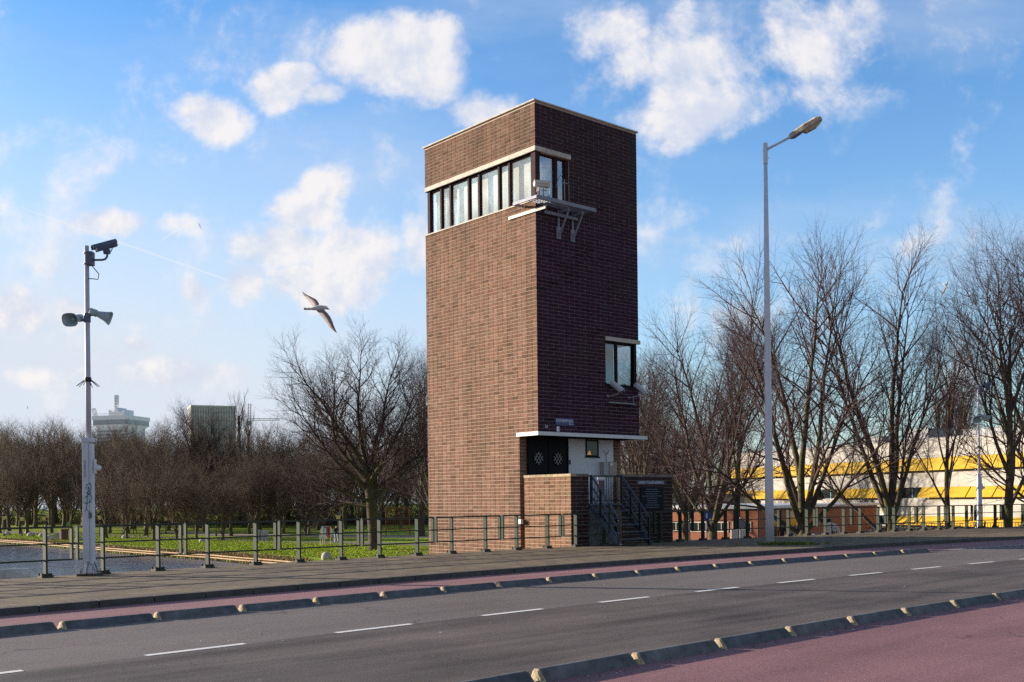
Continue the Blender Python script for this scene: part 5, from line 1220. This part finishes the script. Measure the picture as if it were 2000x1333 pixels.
def bicycle(p, rz, label, col=(.5, .5, .52)):
    root = empty('bicycle', p, rz); tag(root, label, 'bicycle'); bm_ = M('bike_paint_%d' % int(col[0] * 100), col, .4)
    for nm, x in (('wheel', -.52), ('wheel', .56)):
        mb = MB(); mb.tube([(x + .34 * math.cos(a), 0, .35 + .34 * math.sin(a)) for a in np.linspace(0, 6.283, 25)], .022, 5, cap=False); w = mb.build(nm, M('tyre', (.03, .03, .03), .8), root)
        mb = MB()
        for a in np.linspace(0, 3.14, 9)[:-1]: mb.bar((x + .33 * math.cos(a), 0, .35 + .33 * math.sin(a)), (x - .33 * math.cos(a), 0, .35 - .33 * math.sin(a)), .006, .006)
        mb.build('spokes', galv, w)
    mb = MB()
    for a, b in (((-.52, .35), (-.05, .33)), ((-.52, .35), (-.16, .80)), ((-.05, .33), (-.20, .95)), ((-.05, .33), (.40, .85)), ((-.17, .78), (.38, .90)), ((.36, .98), (.56, .35))): mb.tube([(a[0], 0, a[1]), (b[0], 0, b[1])], .02, 6)
    mb.build('frame', bm_, root)
    mb = MB(); mb.box((-.32, -.07, .95), (-.08, .07, 1.0)); mb.build('saddle', black_steel, root, bevel=.02)
    mb = MB(); mb.tube([(.50, -.26, 1.06), (.38, -.12, 1.02), (.36, 0, 1.0), (.38, .12, 1.02), (.50, .26, 1.06)], .015, 6); mb.tube([(.36, 0, .98), (.36, 0, 1.0)], .02, 6); mb.build('handlebar', black_steel, root); return root
def cyclist(px, py, rz, lab, lab2, cols, bc=(.5, .5, .52)):
    p = unp(px, py, EYE - GZ - .01); bicycle(p, rz, lab2, bc); person(p, rz, ride(), lab, cols)
cyclist(656, 1062, R(-62), 'person in dark coat riding a bicycle beside the poster board', 'white-wheeled bicycle ridden beside the poster board', ((.03, .035, .05), (.25, .38, .48)), (.6, .6, .62))
cyclist(241, 1046, R(-80), 'person with a pale helmet cycling on the park path behind the railing', 'bicycle ridden on the path just past the mast', ((.05, .05, .06), (.04, .04, .05)))
cyclist(132, 1040, R(8), 'person in a bright green vest cycling under the trees', 'bicycle of the rider in the green vest', ((.25, .55, .10), (.05, .05, .06)))
cyclist(92, 1037, R(170), 'person in dark clothes cycling near the frame edge', 'bicycle of the dark rider near the frame edge', ((.03, .03, .04), (.03, .03, .04)))
p = unp(264, 1043, EYE - GZ); person(p, R(150), walk(), 'person in black bending forward as they walk along the park path', ((.02, .02, .03), (.02, .02, .03)))
p = unp(1393, 1057, 3.9); person(p, R(-100), walk(.12), 'person in a dark blue coat standing by the trunk before the orange wall', ((.03, .04, .09), (.05, .07, .16)))
p = at(1528, 1048, 80); person((p.x, p.y, GZ + .25), R(40), walk(.15), 'person in black walking in the shade of the maroon wall', ((.015, .015, .02), (.015, .015, .02)))
p = at(1553, 1048, 78); person((p.x, p.y, GZ + .25), R(200), walk(.1), 'person in a pale jacket in the shade beside the broad trunk', ((.35, .35, .45), (.02, .02, .03)))
# right-hand street furniture behind the railing
def sign_post(px, Y, ztop, disc_z, r, m_, label, name='round_sign', face_r=0):
    p = at(px, 1040, Y); root = empty(name, (p.x, p.y, GZ + .4), face_r); tag(root, label, 'sign'); g0 = GZ + .4
    mb = MB(); mb.tube([(0, 0, 0), (0, 0, ztop - g0)], .04, 8); mb.build('post', galv, root)
    mb = MB(); mb.tube([(0, -.05, disc_z - g0), (0, -.075, disc_z - g0)], r, 24); mb.build('disc', m_, root); return root
zz = lambda px, py, Y: at(px, py, Y).z
s1 = sign_post(1380, 60, zz(1380, 1000, 60), zz(1380, 1007, 60), .26, M('sign_blue', (.01, .06, .35), .4), 'round blue cycle path sign on a post before the orange wall')
mb = MB(); z0 = zz(1380, 1007, 60) - GZ - .4; mb.box((-.04, -.085, z0 - .13), (.04, -.077, z0 + .13)); mb.build('symbol', M('sign_white', (.78, .76, .74)), s1)
sign_post(1446, 58, zz(1440, 1010, 58), zz(1446, 1023, 58), .30, M('sign_back_grey', (.20, .22, .28), .5), 'grey back of a round sign near the pale cabinets')
p = at(1347, 1040, 57); o = tag(empty('bollard_post', (p.x, p.y, GZ + .4)), 'thin black post with a round knob in front of the orange wall', 'post'); zt = zz(1347, 1003, 57) - GZ - .4
mb = MB(); mb.tube([(0, 0, 0), (0, 0, zt)], .04, 8); mb.ball((0, 0, zt + .05), .08); mb.build('post', black_steel, o)
p = at(1443, 1040, 62); o = tag(empty('utility_cabinet', (p.x, p.y, GZ + .3), R(-10)), 'pair of white utility cabinets by the railing, one with scribbles', 'cabinet')
h0 = zz(1443, 1034, 62) - GZ - .3
mb = MB(); mb.box((-.45, 0, 0), (-.02, .4, h0)); mb.box((.06, 0, 0), (.48, .4, h0)); mb.build('housing', M('cabinet_white', (.62, .62, .60), .6, noise=(4, .15)), o, bevel=.02)
mb = MB(); mb.tube([(-.40, -.01, .9), (-.3, -.01, 1.1), (-.2, -.01, .8), (-.12, -.01, 1.05), (-.28, -.01, .6)], .012, 5); mb.build('graffiti', black_steel, o)
# round board with number
Y = 60; p = at(1625, 1046, Y); o = tag(empty('number_board', (p.x, p.y, p.z), R(0)), 'round white board with the number 85 standing behind the railing', 'sign'); rb = 15.5 * Y / F
pts = [(rb * math.cos(a), .30 + rb * 1.0 * math.sin(a)) for a in np.linspace(R(-38), R(218), 26)]; mb = MB(); n = len(pts)
mb.add([(x, 0, z) for x, z in pts] + [(x, .05, z) for x, z in pts], [tuple(range(n)), tuple(range(2 * n - 1, n - 1, -1))] + [(i, n + i, n + (i + 1) % n, (i + 1) % n) for i in range(n)]); mb.build('panel', M('sign_white', (.78, .76, .74)), o)
textobj('numeral', '85', .36, M('black_print', (.01, .01, .01), .8, spec=.1), o, (.0, -.012, .02), extrude=.008); mb = MB(); mb.box((.0, -.01, .32), (.34, -.002, .34)); mb.box((.08, -.01, .40), (.26, -.002, .46)); mb.build('symbol', M('faint_grey_print', (.3, .3, .32), .6), o)
mb = MB(); mb.box((-.03, -.02, -1.6), (.01, .0, .7)); mb.build('post', black_steel, o)
p = at(1612, 1046, 64); o = tag(empty('notice_stand', (p.x, p.y, GZ + .5)), 'pale steel frame with a small sign strip behind the number board', 'frame'); h0 = zz(1612, 1012, 64) - GZ - .5; mb = MB()
for x in (-.34, .36): mb.tube([(x, 0, 0), (x, 0, h0)], .025, 6)
mb.tube([(-.34, 0, h0), (.36, 0, h0)], .025, 6); mb.tube([(-.34, 0, h0 - .25), (.36, 0, h0 - .25)], .025, 6); mb.build('frame', galv, o); mb = MB(); mb.box((-.3, -.01, h0 - .22), (.32, .01, h0 - .03)); mb.build('panel', black_steel, o)
p = at(1596, 1046, 62); o = MB(); o.tube([(0, 0, 0), (0, 0, 1.15)], .30, 14); o.tube([(0, 0, 1.15), (0, 0, 1.22)], .33, 14); tag(o.build('litter_bin', M('bin_dark_blue', (.02, .04, .08), .5), None, loc=(p.x, p.y, GZ + .65)), 'dark blue litter bin between the mossy trunk and number board', 'bin')
# small fence with thin bars before the office
p0, p1 = at(1700, 1040, 72), at(2080, 1040, 72); o = tag(empty('bar_fence', (p0.x, p0.y, GZ)), 'low dark fence of thin bars before the lowest yellow awnings', 'fence'); L = (p1 - p0).length
z1 = zz(1850, 1021, 72) - GZ; mb = MB()
x = 0
while x < L: mb.box((x - .012, -.012, .1), (x + .012, .012, z1)); x += .19
tag(mb.build('bars', black_steel, o), kind='stuff'); mb = MB(); mb.box((0, -.02, z1 - .04), (L, .02, z1)); mb.box((0, -.02, z1 * .55 - .03), (L, .02, z1 * .55)); mb.build('rail', black_steel, o)
mb = MB(); x = 0
while x < L: mb.box((x - .04, -.04, 0), (x + .04, .04, z1 + .1)); x += 2.6
tag(mb.build('posts', black_steel, o), kind='stuff')
rr = random.Random(6)
for i in range(9):
    px = 1712 + i * 26 + rr.uniform(-6, 6); p = at(px, 1040, 66); z_ = zz(px, 1041, 66)
    b_ = bicycle((p.x, p.y, z_ - .35), rr.uniform(-.4, .4) + (0 if i % 2 else 3.1), 'dark parked bicycle in the row behind the railing, ' + ORD[i] + ' from the maroon wall', (.05, .05, .06)); b_['group'] = 'parked bicycles before the office'

# ------------------------------------------------------------------ gulls
def gull(Y, label, group=None):
    """solid bird; wing outlines placed at its real distance with real thickness"""
    root = empty('seagull', at(622, 601, Y)); tag(root, label, 'seagull', group); o0 = at(622, 601, Y); mb = MB()
    def P(x, y, dy=0.0): v_ = at(x, y, Y + dy); return v_ - o0
    ax = [(598, 603.5, .7, .8), (603, 603.2, 2.2, 1.4), (608, 602.6, 3.0, 2.4), (614, 601.8, 4.2, 4.0), (621, 601.0, 5.2, 5.2), (628, 600.8, 5.0, 5.0), (634, 600.3, 3.6, 3.8), (637.5, 600.6, 3.3, 3.5), (640, 602.0, 2.2, 2.3), (642, 603.2, .9, .8), (644.5, 604.4, .25, .3)]
    u_ = Y / F; rings = []
    for (x, y, ry, rz_) in ax:
        c_ = P(x, y); rings.append([c_ + Vector((0, math.cos(a) * ry * u_, math.sin(a) * rz_ * u_)) for a in np.linspace(0, 2 * math.pi, 12, endpoint=False)])
    cols = [(.62, .62, .64)] * 3 + [(.66, .66, .68)] * 5 + [(.10, .04, .03)] * 4
    o = len(mb.v); n = 12
    mb.v += [tuple(p) for r_ in rings for p in r_]
    for i in range(len(rings) - 1):
        for k in range(n): mb.f.append([o + i * n + k, o + i * n + (k + 1) % n, o + (i + 1) * n + (k + 1) % n, o + (i + 1) * n + k]); mb.c.append(cols[min(i, 11)] if i < 8 else (.25, .08, .05)); mb.mi.append(0)
    mb.f.append([o + k for k in range(n)][::-1]); mb.c.append((.6, .6, .6)); mb.mi.append(0); mb.f.append([o + (len(rings) - 1) * n + k for k in range(n)]); mb.c.append((.25, .08, .05)); mb.mi.append(0)
    def wing(le, te, dy0, dy1, tipcol):
        n_ = len(le); r_ = []
        for i in range(n_):
            f = i / (n_ - 1); dy = dy0 + (dy1 - dy0) * f; a, b = P(*le[i], dy), P(*te[i], dy); up = Vector((0, -1, 0)) * (.016 * (1 - f) + .003) * Y / 20
            r_.append([a, a.lerp(b, .3) + up, b, a.lerp(b, .35) - up])
        cs = [(.25, .20, .20) if i < n_ * .45 else (.15, .12, .12) for i in range(n_)]
        cs[-2:] = [tipcol] * 2
        o = len(mb.v); mb.v += [tuple(p) for q in r_ for p in q]
        for i in range(n_ - 1):
            for k in range(4): mb.f.append([o + i * 4 + k, o + i * 4 + (k + 1) % 4, o + (i + 1) * 4 + (k + 1) % 4, o + (i + 1) * 4 + k]); mb.c.append(cs[i]); mb.mi.append(0)
    wing([(624, 594.5), (620.5, 588), (616.5, 583.8), (609, 580), (600, 575.5), (594, 571.8), (590.5, 569.0)], [(610, 598.0), (607.5, 593.5), (604, 589), (600.5, 584.5), (596.5, 579.5), (593, 575.8), (590.3, 569.6)], 0.05, .42, (.04, .03, .04))
    wing([(633, 604.5), (640, 611.5), (645.5, 619), (649.5, 628), (652.5, 637), (655.5, 644), (658, 649.5)], [(618.5, 606), (624.5, 614), (630.5, 621), (636.5, 629), (643, 637.5), (650.5, 645), (657.2, 649.8)], -.05, -.40, (.05, .04, .05))
    # tail fan
    a, b, c_, d_ = P(606, 600.8), P(606, 605.2), P(593.5, 605.0), P(593.5, 600.2); t_ = Vector((0, .01, 0)); mb.add([a - t_, b - t_, c_, d_, a + t_, b + t_], [(0, 1, 2, 3), (4, 3, 2, 5)], (.55, .52, .53))
    return mb, root
mbg, groot = gull(20.0, 'large grey and white seagull gliding above the great bare tree')
gb_ = mbg.build('body', M('feathers', (.6, .6, .6), .8, vcol=True), groot, smooth=True)
for (px, py, Y, s_, rz, lab) in ((390, 440, 90, .55, 2.2, 'tiny gull high near the small vapour trail'), (54, 795, 120, .40, 1.0, 'tiny dark bird low in the pale sky before the mast'), (1847, 559, 75, 1.0, -.6, 'small gull among the bare tree tops'), (141, 820, 150, .35, .5, 'faint tiny bird just above the wood by the mast')):
    c_ = copy_tree(groot); c_.location = at(px, py, Y); c_.scale = (s_,) * 3; c_.rotation_euler = (0.3, .9, rz); c_['label'] = lab; c_['group'] = 'distant flying birds'
print('OBJECTS', len(bpy.data.objects), 'FACES', sum(len(m.polygons) for m in bpy.data.meshes))
